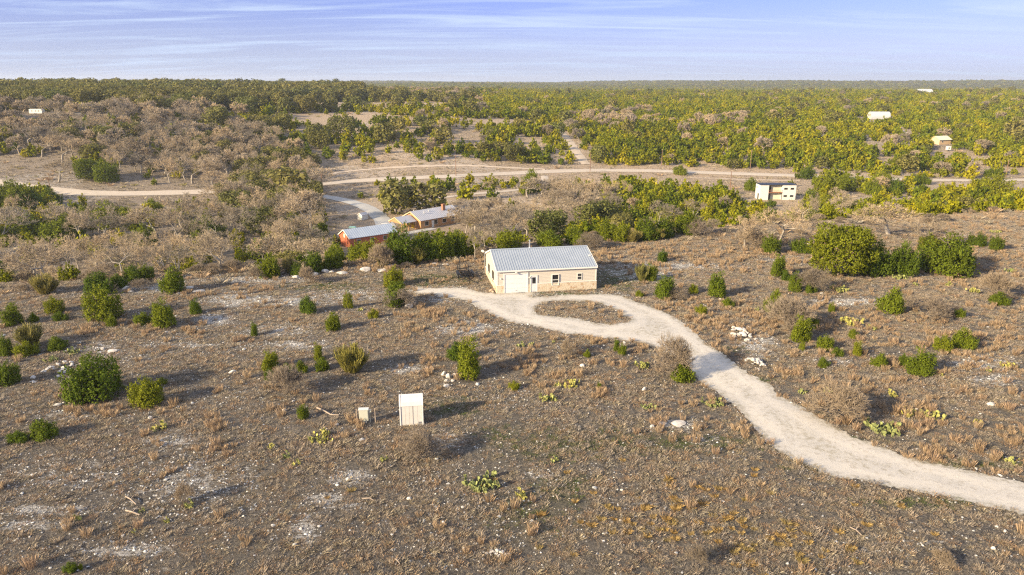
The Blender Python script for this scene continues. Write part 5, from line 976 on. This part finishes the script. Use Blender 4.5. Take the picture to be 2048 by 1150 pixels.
# ------------------------------------------------------------------ zones of the valley and hills (base pixel of a plant -> what grows there)
ZN = [  # polygon, juniper, oak, bare, shrub density (0..1), label area
 ([(640, 345), (1560, 338), (1620, 356), (1560, 352), (1200, 346), (1000, 352), (700, 368), (640, 372)], 0, 0, 0, .02, ''),
 ([(640, 334), (760, 327), (900, 322), (1100, 330), (1180, 330), (1400, 335), (1560, 344), (1560, 352), (640, 372)], 0, 0, 0, .04, ''),
 ([(1080, 376), (1130, 362), (1200, 356), (1300, 360), (1640, 364), (1640, 400), (1500, 404), (1440, 388), (1330, 372), (1220, 362), (1200, 378)], .04, 0, 0, .06, ''),
 ([(1220, 352), (1290, 356), (1290, 372), (1220, 372)], .8, 0, 0, 0, ''),
 ([(1620, 366), (1760, 372), (1850, 380), (1900, 384), (2100, 384), (2100, 362), (1950, 366), (1700, 356)], .16, 0, 0, .05, ''),
 ([(1620, 385), (1760, 392), (1850, 404), (1800, 416), (1700, 412), (1600, 412)], .06, 0, 0, .06, ''),
 ([(1600, 345), (1760, 352), (1860, 358), (1860, 372), (1740, 384), (1620, 366)], .55, 0, 0, .02, 'in the roadside group right of the cream box house'),
 ([(1780, 405), (1960, 392), (2100, 398), (2100, 440), (1960, 446), (1860, 442), (1780, 432)], .9, 0, 0, .02, 'in the dense stand behind the right crest'),
 ([(1660, 425), (1790, 425), (1860, 445), (1860, 470), (1600, 470), (1600, 440)], .75, 0, .1, .1, 'behind the crest below the tan field'),
 ([(1520, 405), (1680, 405), (1680, 440), (1520, 445)], .35, 0, .08, .1, 'below the cream box house'),
 ([(1200, 372), (1300, 378), (1480, 392), (1530, 418), (1500, 450), (1390, 462), (1240, 455), (1205, 420)], .95, 0, .04, .05, 'in the thick stand beyond the building, right'),
 ([(1320, 452), (1400, 448), (1430, 466), (1320, 470)], 0, 0, 0, .02, ''),
 ([(1150, 448), (1400, 455), (1440, 478), (1240, 492), (1120, 488)], .75, .1, .12, .3, 'in the green strip right behind the building'),
 ([(895, 405), (1090, 388), (1200, 395), (1220, 452), (1120, 480), (1000, 482), (900, 478)], .05, 0, .62, .3, 'in the bare wood behind the building'),
 ([(620, 478), (720, 498), (920, 470), (960, 486), (960, 516), (700, 545), (640, 545), (560, 500)], .80, .03, .10, .15, 'in the dark strip below the red barn'),
 ([(755, 385), (800, 392), (900, 400), (890, 425), (790, 432), (755, 412)], .3, .6, .3, 0, 'behind the farmhouse'),
 ([(840, 350), (1090, 350), (1060, 378), (960, 384), (840, 390), (740, 385), (735, 365)], .52, 0, .03, .1, 'between the gravel road and the farm lane'),
 ([(640, 372), (800, 362), (850, 362), (850, 398), (800, 400), (700, 398), (650, 392)], .06, 0, .12, .3, ''),
 ([(660, 400), (800, 405), (900, 430), (920, 470), (880, 480), (700, 500), (660, 490), (640, 450)], .0, 0, .05, .08, ''),
 ([(420, 375), (560, 345), (640, 352), (660, 440), (660, 480), (560, 475), (420, 470)], .12, .16, .62, .2, 'in the bare wood left of the farm yard'),
 ([(480, 470), (640, 485), (640, 545), (480, 548)], .55, .05, .45, .3, 'on the slope below the left ledge'),
 ([(0, 470), (220, 470), (480, 465), (560, 500), (560, 548), (240, 572), (0, 582)], .24, 0, .62, .25, 'in the creek wood at left'),
 ([(150, 440), (300, 430), (470, 420), (500, 465), (330, 490), (150, 488)], .42, 0, .15, .2, 'in the dip left of the creek wood'),
 ([(0, 425), (150, 430), (330, 455), (150, 490), (0, 500)], .85, .05, .25, .2, 'in the hollow at the left edge'),
 ([(0, 372), (60, 385), (115, 405), (105, 425), (60, 436), (0, 446)], .95, 0, 0, 0, 'in the clump below the left road'),
 ([(110, 396), (430, 394), (430, 425), (200, 440), (110, 425)], .10, 0, .03, .55, 'on the brushy flat below the left road'),
 ([(-200, 310), (80, 318), (240, 352), (430, 378), (300, 392), (100, 385), (-200, 372)], .03, 0, .02, .35, ''),
 ([(140, 330), (230, 330), (230, 366), (150, 366)], .95, 0, .1, 0, 'in the bright pair above the left road'),
 ([(-200, 232), (60, 236), (230, 232), (380, 238), (480, 262), (560, 300), (570, 345), (440, 378), (300, 372), (240, 352), (80, 315), (-200, 310)], .30, .03, .46, .15, 'in the grey bare wood of the left hillside'),
 ([(-200, 222), (60, 222), (240, 230), (380, 238), (60, 238), (-200, 236)], .03, 0, .08, .2, ''),
 ([(230, 222), (300, 215), (420, 222), (400, 240), (240, 238)], .3, .1, .2, .1, 'on the left hillside'),
 # openings on the middle hill
 ([(560, 205), (860, 203), (980, 212), (860, 222), (560, 220)], .04, .01, 0, .05, ''),
 ([(540, 228), (740, 224), (850, 238), (720, 253), (560, 250)], .06, 0, 0, .05, ''),
 ([(640, 260), (800, 250), (900, 258), (800, 272), (650, 278)], .10, 0, .03, .05, ''),
 ([(600, 290), (700, 296), (720, 318), (640, 333), (700, 338), (850, 326), (880, 304), (760, 298)], .10, 0, .02, .1, ''),
 ([(890, 262), (970, 262), (965, 300), (890, 296)], .0, 0, 0, .05, ''),
 ([(1010, 268), (1090, 278), (1090, 306), (1000, 300)], .08, 0, 0, .05, ''),
 ([(900, 242), (1060, 238), (1090, 256), (920, 262)], .10, 0, 0, .05, ''),
 ([(1700, 284), (1850, 284), (1830, 302), (1740, 302)], .02, 0, .03, .05, ''), ([(1690, 244), (1740, 244), (1750, 254), (1690, 256)], .1, 0, 0, 0, ''), ([(1705, 234), (1800, 234), (1800, 241), (1705, 243)], .02, 0, 0, 0, ''),
 ([(1860, 288), (1890, 284), (1920, 310), (1880, 312)], 0, 0, 0, 0, ''), ([(1910, 308), (1960, 312), (1990, 330), (1930, 324)], .1, 0, 0, .1, ''), ([(1940, 332), (2100, 340), (2100, 360), (1940, 352)], .12, 0, 0, .1, ''),
 ([(1380, 250), (1480, 236), (1500, 250), (1440, 262)], .6, 0, .22, 0, 'on the wooded hill'), ([(1130, 235), (1290, 225), (1330, 252), (1180, 262)], .7, 0, .18, 0, 'on the wooded hill'),
 ([(-400, 150), (700, 150), (760, 190), (960, 205), (700, 208), (540, 222), (230, 224), (-400, 224)], .35, .62, .10, 0, 'on the left ridge'),
 ([(540, 205), (960, 205), (1000, 240), (900, 330), (640, 345), (560, 335), (520, 290), (440, 240)], .50, .03, .02, .08, 'on the middle hillside'),
 ([(960, 150), (2500, 150), (2500, 352), (1560, 344), (1180, 330), (900, 330)], .93, .02, .012, .02, 'on the wooded hill'),
]
def zones(px, py):
    out = np.full((len(px), 4), np.nan); area = np.full(len(px), -1)
    for k, (poly, j, o, b, s, lab) in enumerate(ZN):
        ins = pip(px, py, poly) & (area < 0); out[ins] = (j, o, b, s); area[ins] = k
    out[area < 0] = (.30, .02, .06, .15)
    return out, area
rs = np.random.RandomState(7)
def cand(y0, y1, st):
    ys = np.arange(y0, y1, st); xs = np.arange(-y1*1.2, y1*1.2, st); a, b = np.meshgrid(xs, ys); a = a.ravel()+rs.uniform(-.48, .48, a.size)*st; b = b.ravel()+rs.uniform(-.48, .48, b.size)*st
    k = (np.abs(a) < b*1.15+6) & (b > y0); return a[k], b[k]
def visible(x, y, z, hh):
    """is the top of a plant at x, y in sight over the terrain"""
    ok = np.ones(len(x), bool)
    for t in np.linspace(.25, .985, 34):
        ok &= hgt(x*t, y*t) < CAMH+(z+hh-CAMH)*t+.5
    return ok
trees = []
for y0, y1, st in ((92, 330, 4.1), (330, 700, 4.5), (700, 1500, 6.5)):
    x, y = cand(y0, y1, st); ey = np.interp(x, EX, EY); k = y > ey+np.where(x > 40, 9, 5); x, y = x[k], y[k]
    z = hgt(x, y); px, py, dd = proj(x, y, z); zn, ar = zones(px, py); clr = rdist(x, y)
    u_ = rs.rand(len(x)); c = np.cumsum(zn, 1); typ = np.full(len(x), -1)
    pat = .62+1.1*(vnoise(x/13, y/13, 41)-.2)-1.6*np.clip(fbm(x/45, y/60, 43, 3)-.06, 0, 1)*(py < 345)*4*np.where((px > 500) & (px < 1120), 1.0, np.where(px >= 1120, .10, 0))
    tot = c[:, 3]; u_ = u_/np.clip(pat, .06, 1.5)
    for q in range(4): typ[(typ < 0) & (u_ < c[:, q])] = q
    k = (typ >= 0) & (clr > 2.4)
    q_ = rs.rand(len(x)); left_ = (px < 720) & (y > 380)
    SZ = np.choose(np.clip(typ, 0, 3), [2.5+3.1*q_**1.3+.5*(y > 330), np.where(left_, 11.0, 6.5)+5.0*q_, np.where((y < 190) & (px < 1250), 6.5, np.where(px < 620, 7.0, 5.0))+3.4*q_, 1.4+1.2*q_])
    SZ = np.where((y < 130) & (typ == 0), SZ*.8, SZ); SZ = np.where(y < np.interp(x, EX, EY)+26, SZ*.7, np.where(y < np.interp(x, EX, EY)+60, SZ*.82, SZ))
    # keep clear of buildings
    for (bx, by, br) in ((gx0+7, gy0+7, 11), (gx0-3, gy0-2, 6), (bx0+5, by0+4, 7), (ground_at(1545, 402)[0], ground_at(1545, 402)[1]+2, 10.5), (*ground_at(1757, 238)[:2], 11), (*ground_at(1868, 288)[:2], 8), (*ground_at(1896, 303)[:2], 4), (*ground_at(72, 229)[:2], 7), (*ground_at(1855, 191)[:2], 16), (ax+5, ay+6, 11), (*ground_at(770, 460)[:2], 3.5), (*ground_at(720, 440)[:2], 3)):
        k &= np.hypot(x-bx, y-by) > br
    # keep sight lines to the buildings open
    for (pa, pb, pc, pd) in ((1508, 1585, 384, 412), (680, 795, 470, 500), (782, 905, 440, 470), (1735, 1776, 236, 246), (58, 88, 228, 236), (1860, 1905, 284, 312), (712, 730, 440, 452)):
        k &= ~((px > pa) & (px < pb) & (py > pc) & (py < pd+6))
    szmax = SZ; top = py-szmax*.9*FPX/dd
    for (pa, pb, lim, base) in ((1500, 1585, 396, 398), (672, 792, 483, 490), (782, 912, 452, 455), (716, 780, 456, 458), (1733, 1778, 234, 238), (56, 90, 227, 229), (1862, 1906, 303, 304), (112, 435, 392, 392), (640, 850, 372, 372), (850, 1500, 352, 352), (1500, 1620, 354, 358), (0, 520, 462, 495), (880, 1090, 398, 399), (1840, 2048, 364, 364), (940, 1200, 500, 520), (1108, 1180, 300, 300)):
        ok = ~((px > pa-szmax*.3*FPX/dd) & (px < pb+szmax*.3*FPX/dd) & (py > base) & (top < lim))
        k &= ok
    for tx_, ty_, tr_ in TAKEN: k &= np.hypot(x-tx_, y-ty_) > tr_+1.0
    for i in np.nonzero(k)[0]:
        t = typ[i]; sz = SZ[i]
        trees.append((t, x[i], y[i], z[i], sz, dd[i], px[i], py[i], ar[i]))
# thin out crowding of the big ones
cell = {}; keep = []
for T_ in sorted(trees, key=lambda q: -q[4]):
    t, x, y, z, sz = T_[:5]; rad = sz*(.36 if t != 0 else .30); g = 5.0; cx, cy_ = int(x//g), int(y//g); bad = False
    for a in (-1, 0, 1):
        for b in (-1, 0, 1):
            for (x2, y2, r2) in cell.get((cx+a, cy_+b), ()):
                if (x-x2)**2+(y-y2)**2 < ((rad+r2)*.78)**2: bad = True; break
            if bad: break
        if bad: break
    if not bad: cell.setdefault((cx, cy_), []).append((x, y, rad)); keep.append(T_)
trees = keep
A_ = np.array([q[:8] for q in trees]); vis = visible(A_[:, 1], A_[:, 2], A_[:, 3], A_[:, 4]*.9) & (A_[:, 6] > -30) & (A_[:, 6] < 2078)
print('trees', len(trees), 'types', [int((A_[:, 0] == q).sum()) for q in range(4)])
KN = ['juniper_tree', 'oak_tree', 'bare_tree', 'brush_shrub']; CT = ['tree', 'tree', 'tree', 'shrub']
AD = [['bright yellow green juniper', 'olive green juniper', 'small rounded juniper', 'tall dark juniper'], ['olive brown live oak', 'broad live oak'], ['leafless tan crowned tree', 'grey leafless tree'], ['low dry brush shrub', 'pale dry shrub']]
LIM = [298-0, 150, 270, 150]
solo = np.zeros(len(trees), bool)
nj_near = sum(1 for q in NEAR if 'juniper' in q[0])
LIM[0] = 300-nj_near
for t in range(4):
    idx = [i for i in range(len(trees)) if trees[i][0] == t and vis[i]]; idx.sort(key=lambda i: -trees[i][4]/trees[i][5]); solo[idx[:LIM[t]]] = True
rest = {0: [], 1: [], 2: [], 3: []}
def side_phrase(px, py):
    h = 'far left' if px < 300 else 'left' if px < 750 else 'centre' if px < 1250 else 'right' if px < 1700 else 'far right'
    return h
FB = [grass_mesh('brush', 21, 90, .55, .42, .010, .8, 'brush'), grass_mesh('brush', 22, 90, .6, .40, .010, .9, 'russet_grass'), grass_mesh('brush', 23, 90, .5, .44, .012, .9, 'broom_leaf')]
MJ = [crown_mesh('crown', 2600, .050, 81+i, rz=(.42, .5, .46)[i], cone=(0, .3, .15)[i], plume=(14, 9, 12)[i], spray=.13) for i in range(3)]
MO = [crown_mesh('crown', 3200, .042, 91+i, rz=.36, nl=24, lr=(.10, .16), base=.12, updir=.2, hs=1.0, spray=0) for i in range(2)]
for m_ in MJ: m_.materials.append(M['juniper_leaf'])
for m_ in MO: m_.materials.append(M['oak_leaf'])
WID = {}
for k_ in range(5):
    V = np.array([v.co[:] for v in TW[('tree', k_)][1].vertices]); WID[k_] = np.percentile(V[:, 0], 98)-np.percentile(V[:, 0], 2)
print('bare widths', WID)
for i, (t, x, y, z, sz, dd, px, py, ar) in enumerate(trees):
    if not solo[i]: rest[t].append((x, y, z-.05, sz)); continue
    ar_ = ZN[int(ar)][5] if ar >= 0 and ZN[int(ar)][5] else 'in the valley brush'
    lab = AD[t][i % len(AD[t])]+' '+ar_+(', '+side_phrase(px, py) if len((AD[t][i % len(AD[t])]+ar_).split()) < 14 else '')
    rz = rs.uniform(0, 6.28); g = KN[t].replace('_', ' ')+'s '+ar_
    if t in (0, 1):
        me = (MJ if t == 0 else MO)[i % (3 if t == 0 else 2)]
        if dd < 190:
            e = empty(KN[t], (x, y, z-.05), rz, lab, CT[t], g, sz); put('crown', me, None, e); put('trunk', TRK[i % 3], None, e)
        else:
            o = put(KN[t], me, None, None, (x, y, z-.05)); o.scale = (sz, sz, sz); o.rotation_euler = (0, 0, rz); tag(o, lab, CT[t], g)
    elif t == 2:
        lm, tm = TW[('tree', i % 5)]; e = empty(KN[t], (x, y, z-.1), rz, lab, CT[t], g, sz); w = sz*min(1.35, 1.0/WID[i % 5]); e.scale = (w, w, sz); put('twig_crown', tm, None, e); put('trunk', lm, None, e)
    else:
        o = put(KN[t], FB[i % 3], None, None, (x, y, z-.05)); o.scale = (sz, sz, sz*.8); o.rotation_euler = (0, 0, rz); tag(o, lab, CT[t], g)

# ------------------------------------------------------------------ uncountable cover: geometry-node scatters of real meshes
def scatter(name, P, S, protos, seed=0, kind='stuff', tilt=0.0, zs=1.0):
    P = np.asarray(P, np.float32); n = len(P); r_ = np.random.RandomState(seed)
    me = bpy.data.meshes.new(name); me.vertices.add(n); me.vertices.foreach_set('co', P.ravel())
    def attr(nm, ty, key, arr): a = me.attributes.new(nm, ty, 'POINT'); a.data.foreach_set(key, arr.astype(np.int32 if ty == 'INT' else np.float32).ravel())
    S = np.broadcast_to(np.asarray(S, float), (n,)); attr('sc', 'FLOAT_VECTOR', 'vector', np.stack([S*r_.uniform(.85, 1.15, n), S*r_.uniform(.85, 1.15, n), S*zs*r_.uniform(.8, 1.2, n)], 1))
    attr('ro', 'FLOAT_VECTOR', 'vector', np.stack([r_.normal(0, tilt, n), r_.normal(0, tilt, n), r_.uniform(0, 6.28, n)], 1)); attr('vi', 'INT', 'value', r_.randint(0, len(protos), n))
    col = bpy.data.collections.new(name+'_kinds')
    for k, pm in enumerate(protos): col.objects.link(bpy.data.objects.new(name+'_kind', pm))
    o = put(name, me)
    ng = bpy.data.node_groups.new(name, 'GeometryNodeTree'); ng.interface.new_socket(name='Geometry', in_out='INPUT', socket_type='NodeSocketGeometry'); ng.interface.new_socket(name='Geometry', in_out='OUTPUT', socket_type='NodeSocketGeometry')
    gi = ng.nodes.new('NodeGroupInput'); go = ng.nodes.new('NodeGroupOutput'); ip = ng.nodes.new('GeometryNodeInstanceOnPoints'); ci = ng.nodes.new('GeometryNodeCollectionInfo')
    ci.inputs['Collection'].default_value = col; ci.inputs['Separate Children'].default_value = True; ci.inputs['Reset Children'].default_value = True
    def na(nm, ty): a = ng.nodes.new('GeometryNodeInputNamedAttribute'); a.data_type = ty; a.inputs['Name'].default_value = nm; return a.outputs['Attribute']
    L = ng.links.new; L(gi.outputs[0], ip.inputs['Points']); L(ci.outputs[0], ip.inputs['Instance']); ip.inputs['Pick Instance'].default_value = True
    L(na('vi', 'INT'), ip.inputs['Instance Index']); L(na('sc', 'FLOAT_VECTOR'), ip.inputs['Scale']); e2r = ng.nodes.new('FunctionNodeEulerToRotation'); L(na('ro', 'FLOAT_VECTOR'), e2r.inputs[0]); L(e2r.outputs[0], ip.inputs['Rotation'])
    L(ip.outputs[0], go.inputs[0]); md = o.modifiers.new('scatter', 'NODES'); md.node_group = ng
    return tag(o, kind=kind)
def arr(L): return np.array(L).reshape(-1, 4)
far_j = arr(rest[0]); near_r = far_j[:, 1] < 420
scatter('juniper_woods', far_j[:, :3], far_j[:, 3], FJ, 1)
if rest[1]: q = arr(rest[1]); scatter('oak_woods', q[:, :3], q[:, 3], FO, 2)
TJ = []
for k_ in range(3):      # whole bare trees for the far mass
    L_, T_ = bare_tree(200+k_, spread=.6, trunk=.2, depth=5, kids=3, tw=.006); V, F = tubes(L_+T_, 3); m_ = mesh_np('bare_tree_mass', V, F); m_.materials.append(M['twig']); TJ.append(m_)
q = arr(rest[2]); q = q[q[:, 1] > 150] if len(q) else q
if len(q): scatter('bare_woods', q[:, :3], q[:, 3], TJ, 3)
if rest[3]: q = arr(rest[3]); scatter('brush_thicket', q[:, :3], q[:, 3], FB, 4)
# beyond 1.5 km the woods close up: clumps of crowns
x, y = cand(1500, 2600, 11); z = hgt(x, y); k = visible(x, y, z, np.full(len(x), 6.0)); a_ = np.stack([x, y, z-.5], 1)[k]
scatter('far_woods', a_, rs.uniform(7, 13, len(a_)), FJ[:1]+FJ[2:3]+FO[:2], 5, zs=.75)
x, y = cand(2600, 7000, 24); z = hgt(x, y); k = visible(x, y, z, np.full(len(x), 9.0)); a_ = np.stack([x, y, z-1], 1)[k]
scatter('horizon_woods', a_, rs.uniform(12, 22, len(a_)), FJ[:1]+FO[:2], 6, zs=.42)
print('far', len(a_))
# hilltop cover
def near_pts(n, y0, y1, seed, dens):
    r_ = np.random.RandomState(seed); y = np.sqrt(r_.uniform(y0*y0, y1*y1, n)); x = y*r_.uniform(-.97, .97, n); k = (y < np.interp(x, EX, EY)+14); x, y = x[k], y[k]
    k = (sdf_drive(x, y) > -.25*r_.rand(len(x))) & ~((x > ax-.5) & (x < ax+13.5) & (y > ay-.4+.18*(x-ax)) & (y < ay+10)); x, y = x[k], y[k]
    k = ~((x-sx > -.1) & (x-sx < 1.8) & (y-sy > -.05) & (y-sy < 1.7)); x, y = x[k], y[k]
    z = hgt(x, y); px, py, _ = proj(x, y, z); d = dens(x, y, px, py); k = r_.rand(len(x)) < d; return np.stack([x, y, z], 1)[k], px[k], py[k]
def bl(px, py, L):
    t = np.zeros(len(px))
    for cx, cy_, rx, ry, s in L: t = np.maximum(t, s*np.exp(-(((px-cx)/rx)**2+((py-cy_)/ry)**2)))
    return t
p, a, b = near_pts(420000, 26, 150, 1, lambda x, y, px, py: np.clip(.70+2.2*fbm(x/1.5, y/1.5, 61, 4), .30, 1)*(1-.93*np.clip(bl(px, py, PALE)*1.3, 0, 1)*(fbm(x/1.7, y/.9, 64, 3) > -.09))*(1-.55*bl(px, py, GREEN)))
print('grass', len(p)); scatter('dry_grass', p, (.62+1.5*np.random.RandomState(5).rand(len(p))**2.6)*(1+.9*np.clip(fbm(p[:, 0]/5, p[:, 1]/5, 66, 3), -.3, .6)), GR, 7, tilt=.1)
p, a, b = near_pts(130000, 26, 130, 2, lambda x, y, px, py: np.clip(bl(px, py, GREEN)*1.2-.1, 0, 1)); scatter('green_grass', p, 1.0, GN_, 8)
RUS = [(1500, 640, 200, 40, .6), (1850, 700, 220, 90, .55), (1800, 820, 260, 60, .6), (1950, 900, 160, 50, .7), (1700, 760, 140, 40, .5), (1600, 510, 200, 30, .5), (1950, 520, 160, 60, .4), (1250, 520, 120, 30, .5), (900, 640, 120, 30, .5), (1330, 660, 10, 10, 0), (1150, 720, 200, 40, .4), (250, 650, 120, 20, .4), (215, 830, 30, 16, 1), (335, 835, 25, 16, 1), (860, 625, 80, 22, .8), (1110, 745, 70, 20, .5), (370, 668, 30, 12, .8), (1190, 785, 30, 10, .9), (1270, 705, 30, 8, 1), (1780, 655, 60, 14, .8), (1800, 640, 20, 14, .9), (940, 525, 60, 10, .9), (1150, 520, 30, 8, .6), (1300, 500, 60, 8, .6), (700, 860, 40, 20, .6), (530, 860, 30, 16, .5), (1900, 820, 120, 40, .5), (1960, 650, 60, 16, .6), (420, 850, 20, 20, .7), (1480, 640, 80, 20, .5), (2000, 900, 60, 30, .5), (560, 775, 40, 20, .5), (820, 900, 30, 16, .6), (700, 530, 160, 8, .7), (160, 660, 40, 12, .6), (1080, 700, 50, 15, .4), (400, 590, 100, 10, .4)]
p, a, b = near_pts(110000, 26, 150, 3, lambda x, y, px, py: np.clip(bl(px, py, RUS)*.55+.07*(vnoise(x/4, y/4, 71) > .62), 0, 1)*(vnoise(x/1.6, y/1.6, 72) > .42)); scatter('russet_grass', p, np.random.RandomState(6).uniform(.5, 1.15, len(p)), RG_, 9); print('russet', len(p))
GOL = [(1380, 1040, 220, 60, 1), (1580, 1090, 120, 50, .7), (1500, 1100, 100, 40, 1), (1250, 1030, 60, 60, .5), (700, 985, 30, 16, .8), (185, 1000, 20, 10, .7), (720, 880, 12, 10, .8), (1650, 1010, 200, 30, .3), (1880, 960, 200, 20, .3)]
p, a, b = near_pts(9000, 26, 60, 4, lambda x, y, px, py: np.clip(bl(px, py, GOL)*.38, 0, 1)); scatter('golden_bunch_grass', p, np.random.RandomState(7).uniform(.7, 1.3, len(p)), GG, 10); print('gold', len(p))
p, a, b = near_pts(330000, 26, 140, 5, lambda x, y, px, py: np.clip(.17+.85*bl(px, py, PALE)+.75*np.clip(fbm(x/6, y/6, 73, 4)*3.2-.1, 0, 1)+.5*(sdf_drive(x, y) < .7), 0, 1)*np.where(px > 1250, .5, 1))
q_ = np.random.RandomState(8); sz = .045+.14*q_.rand(len(p))**3.0+.26*(q_.rand(len(p)) < .003)
p[:, 2] += sz*.10; scatter('loose_limestone', p, sz, RK, 11, tilt=.25); print('rocks', len(p))
x, y = cand(80, 210, 1.9); ey = np.interp(x, EX, EY); z = hgt(x, y); px, py, _ = proj(x, y, z); dd_ = y-ey
k = (dd_ > -7) & (dd_ < 22) & (rs.rand(len(x)) < np.clip(.12+.3*(vnoise(x/7, y/7, 88) > .5)+.10*(px < 960), 0, .6)*np.clip((dd_+7)/9, 0, 1)) & ~((px > 660) & (px < 800) & (py < 520)) & (np.hypot(x-ax-5, y-ay-6) > 12) & (np.hypot(x-tx, y-ty-3) > 8)
for tx_, ty_, tr_ in TAKEN: k &= np.hypot(x-tx_, y-ty_) > tr_*.8
p = np.stack([x, y, z-.03], 1)[k]; scatter('crest_brush', p, rs.uniform(.9, 2.1, len(p)), FB[:2]+[TW[('shrub', 0)][1]], 13, zs=.8); print('crest', len(p))
WC = [rock_mesh('stone', 90+i, (.35, .5, .3)[i], 'white_chip', 1) for i in range(3)]
p, a, b = near_pts(220000, 26, 140, 15, lambda x, y, px, py: np.clip(.9*np.clip(bl(px, py, PALE)*1.2-.1, 0, 1)+.30*np.clip(fbm(x/4, y/3, 93, 4)*4-.5, 0, 1)*(px < 1300), 0, 1)); q_ = np.random.RandomState(18); sz = .045+.17*q_.rand(len(p))**3.2; p[:, 2] += sz*.06; scatter('limestone_chips', p, sz, WC, 14, tilt=.15); print('chips', len(p))
# valley floor brush and dry grass
x, y = cand(100, 440, 2.0); ey = np.interp(x, EX, EY); z = hgt(x, y); px, py, _ = proj(x, y, z); k = (y > ey+8) & (rdist(x, y) > .6) & (rs.rand(len(x)) < .55) & visible(x, y, z, np.full(len(x), 1.0)) & ~((px > 690) & (px < 800) & (py > 405) & (py < 470))
for (bx, by, br) in ((gx0+7, gy0+7, 10), (gx0-3, gy0-2, 6), (bx0+5, by0+4, 7), (ground_at(1545, 402)[0], ground_at(1545, 402)[1]+2, 7)): k &= np.hypot(x-bx, y-by) > br
p = np.stack([x, y, z-.03], 1)[k]; scatter('valley_grass', p, rs.uniform(.7, 1.7, len(p)), BRU, 12, zs=.8); print('valley', len(p))

# ------------------------------------------------------------------ haze
HZ = MB(); HZ.box(-6900, 6900, -400, 8600, -60, 75); ho = HZ.build('haze', None)
hm = bpy.data.materials.new('haze_air'); hm.use_nodes = True; t_ = hm.node_tree; t_.nodes.clear()
pv = t_.nodes.new('ShaderNodeVolumePrincipled'); pv.inputs['Color'].default_value = (.80, .88, 1.0, 1); pv.inputs['Density'].default_value = 0.00011; pv.inputs['Anisotropy'].default_value = .2
mo = t_.nodes.new('ShaderNodeOutputMaterial'); t_.links.new(pv.outputs[0], mo.inputs['Volume']); ho.data.materials.clear(); ho.data.materials.append(hm); tag(ho, kind='stuff')
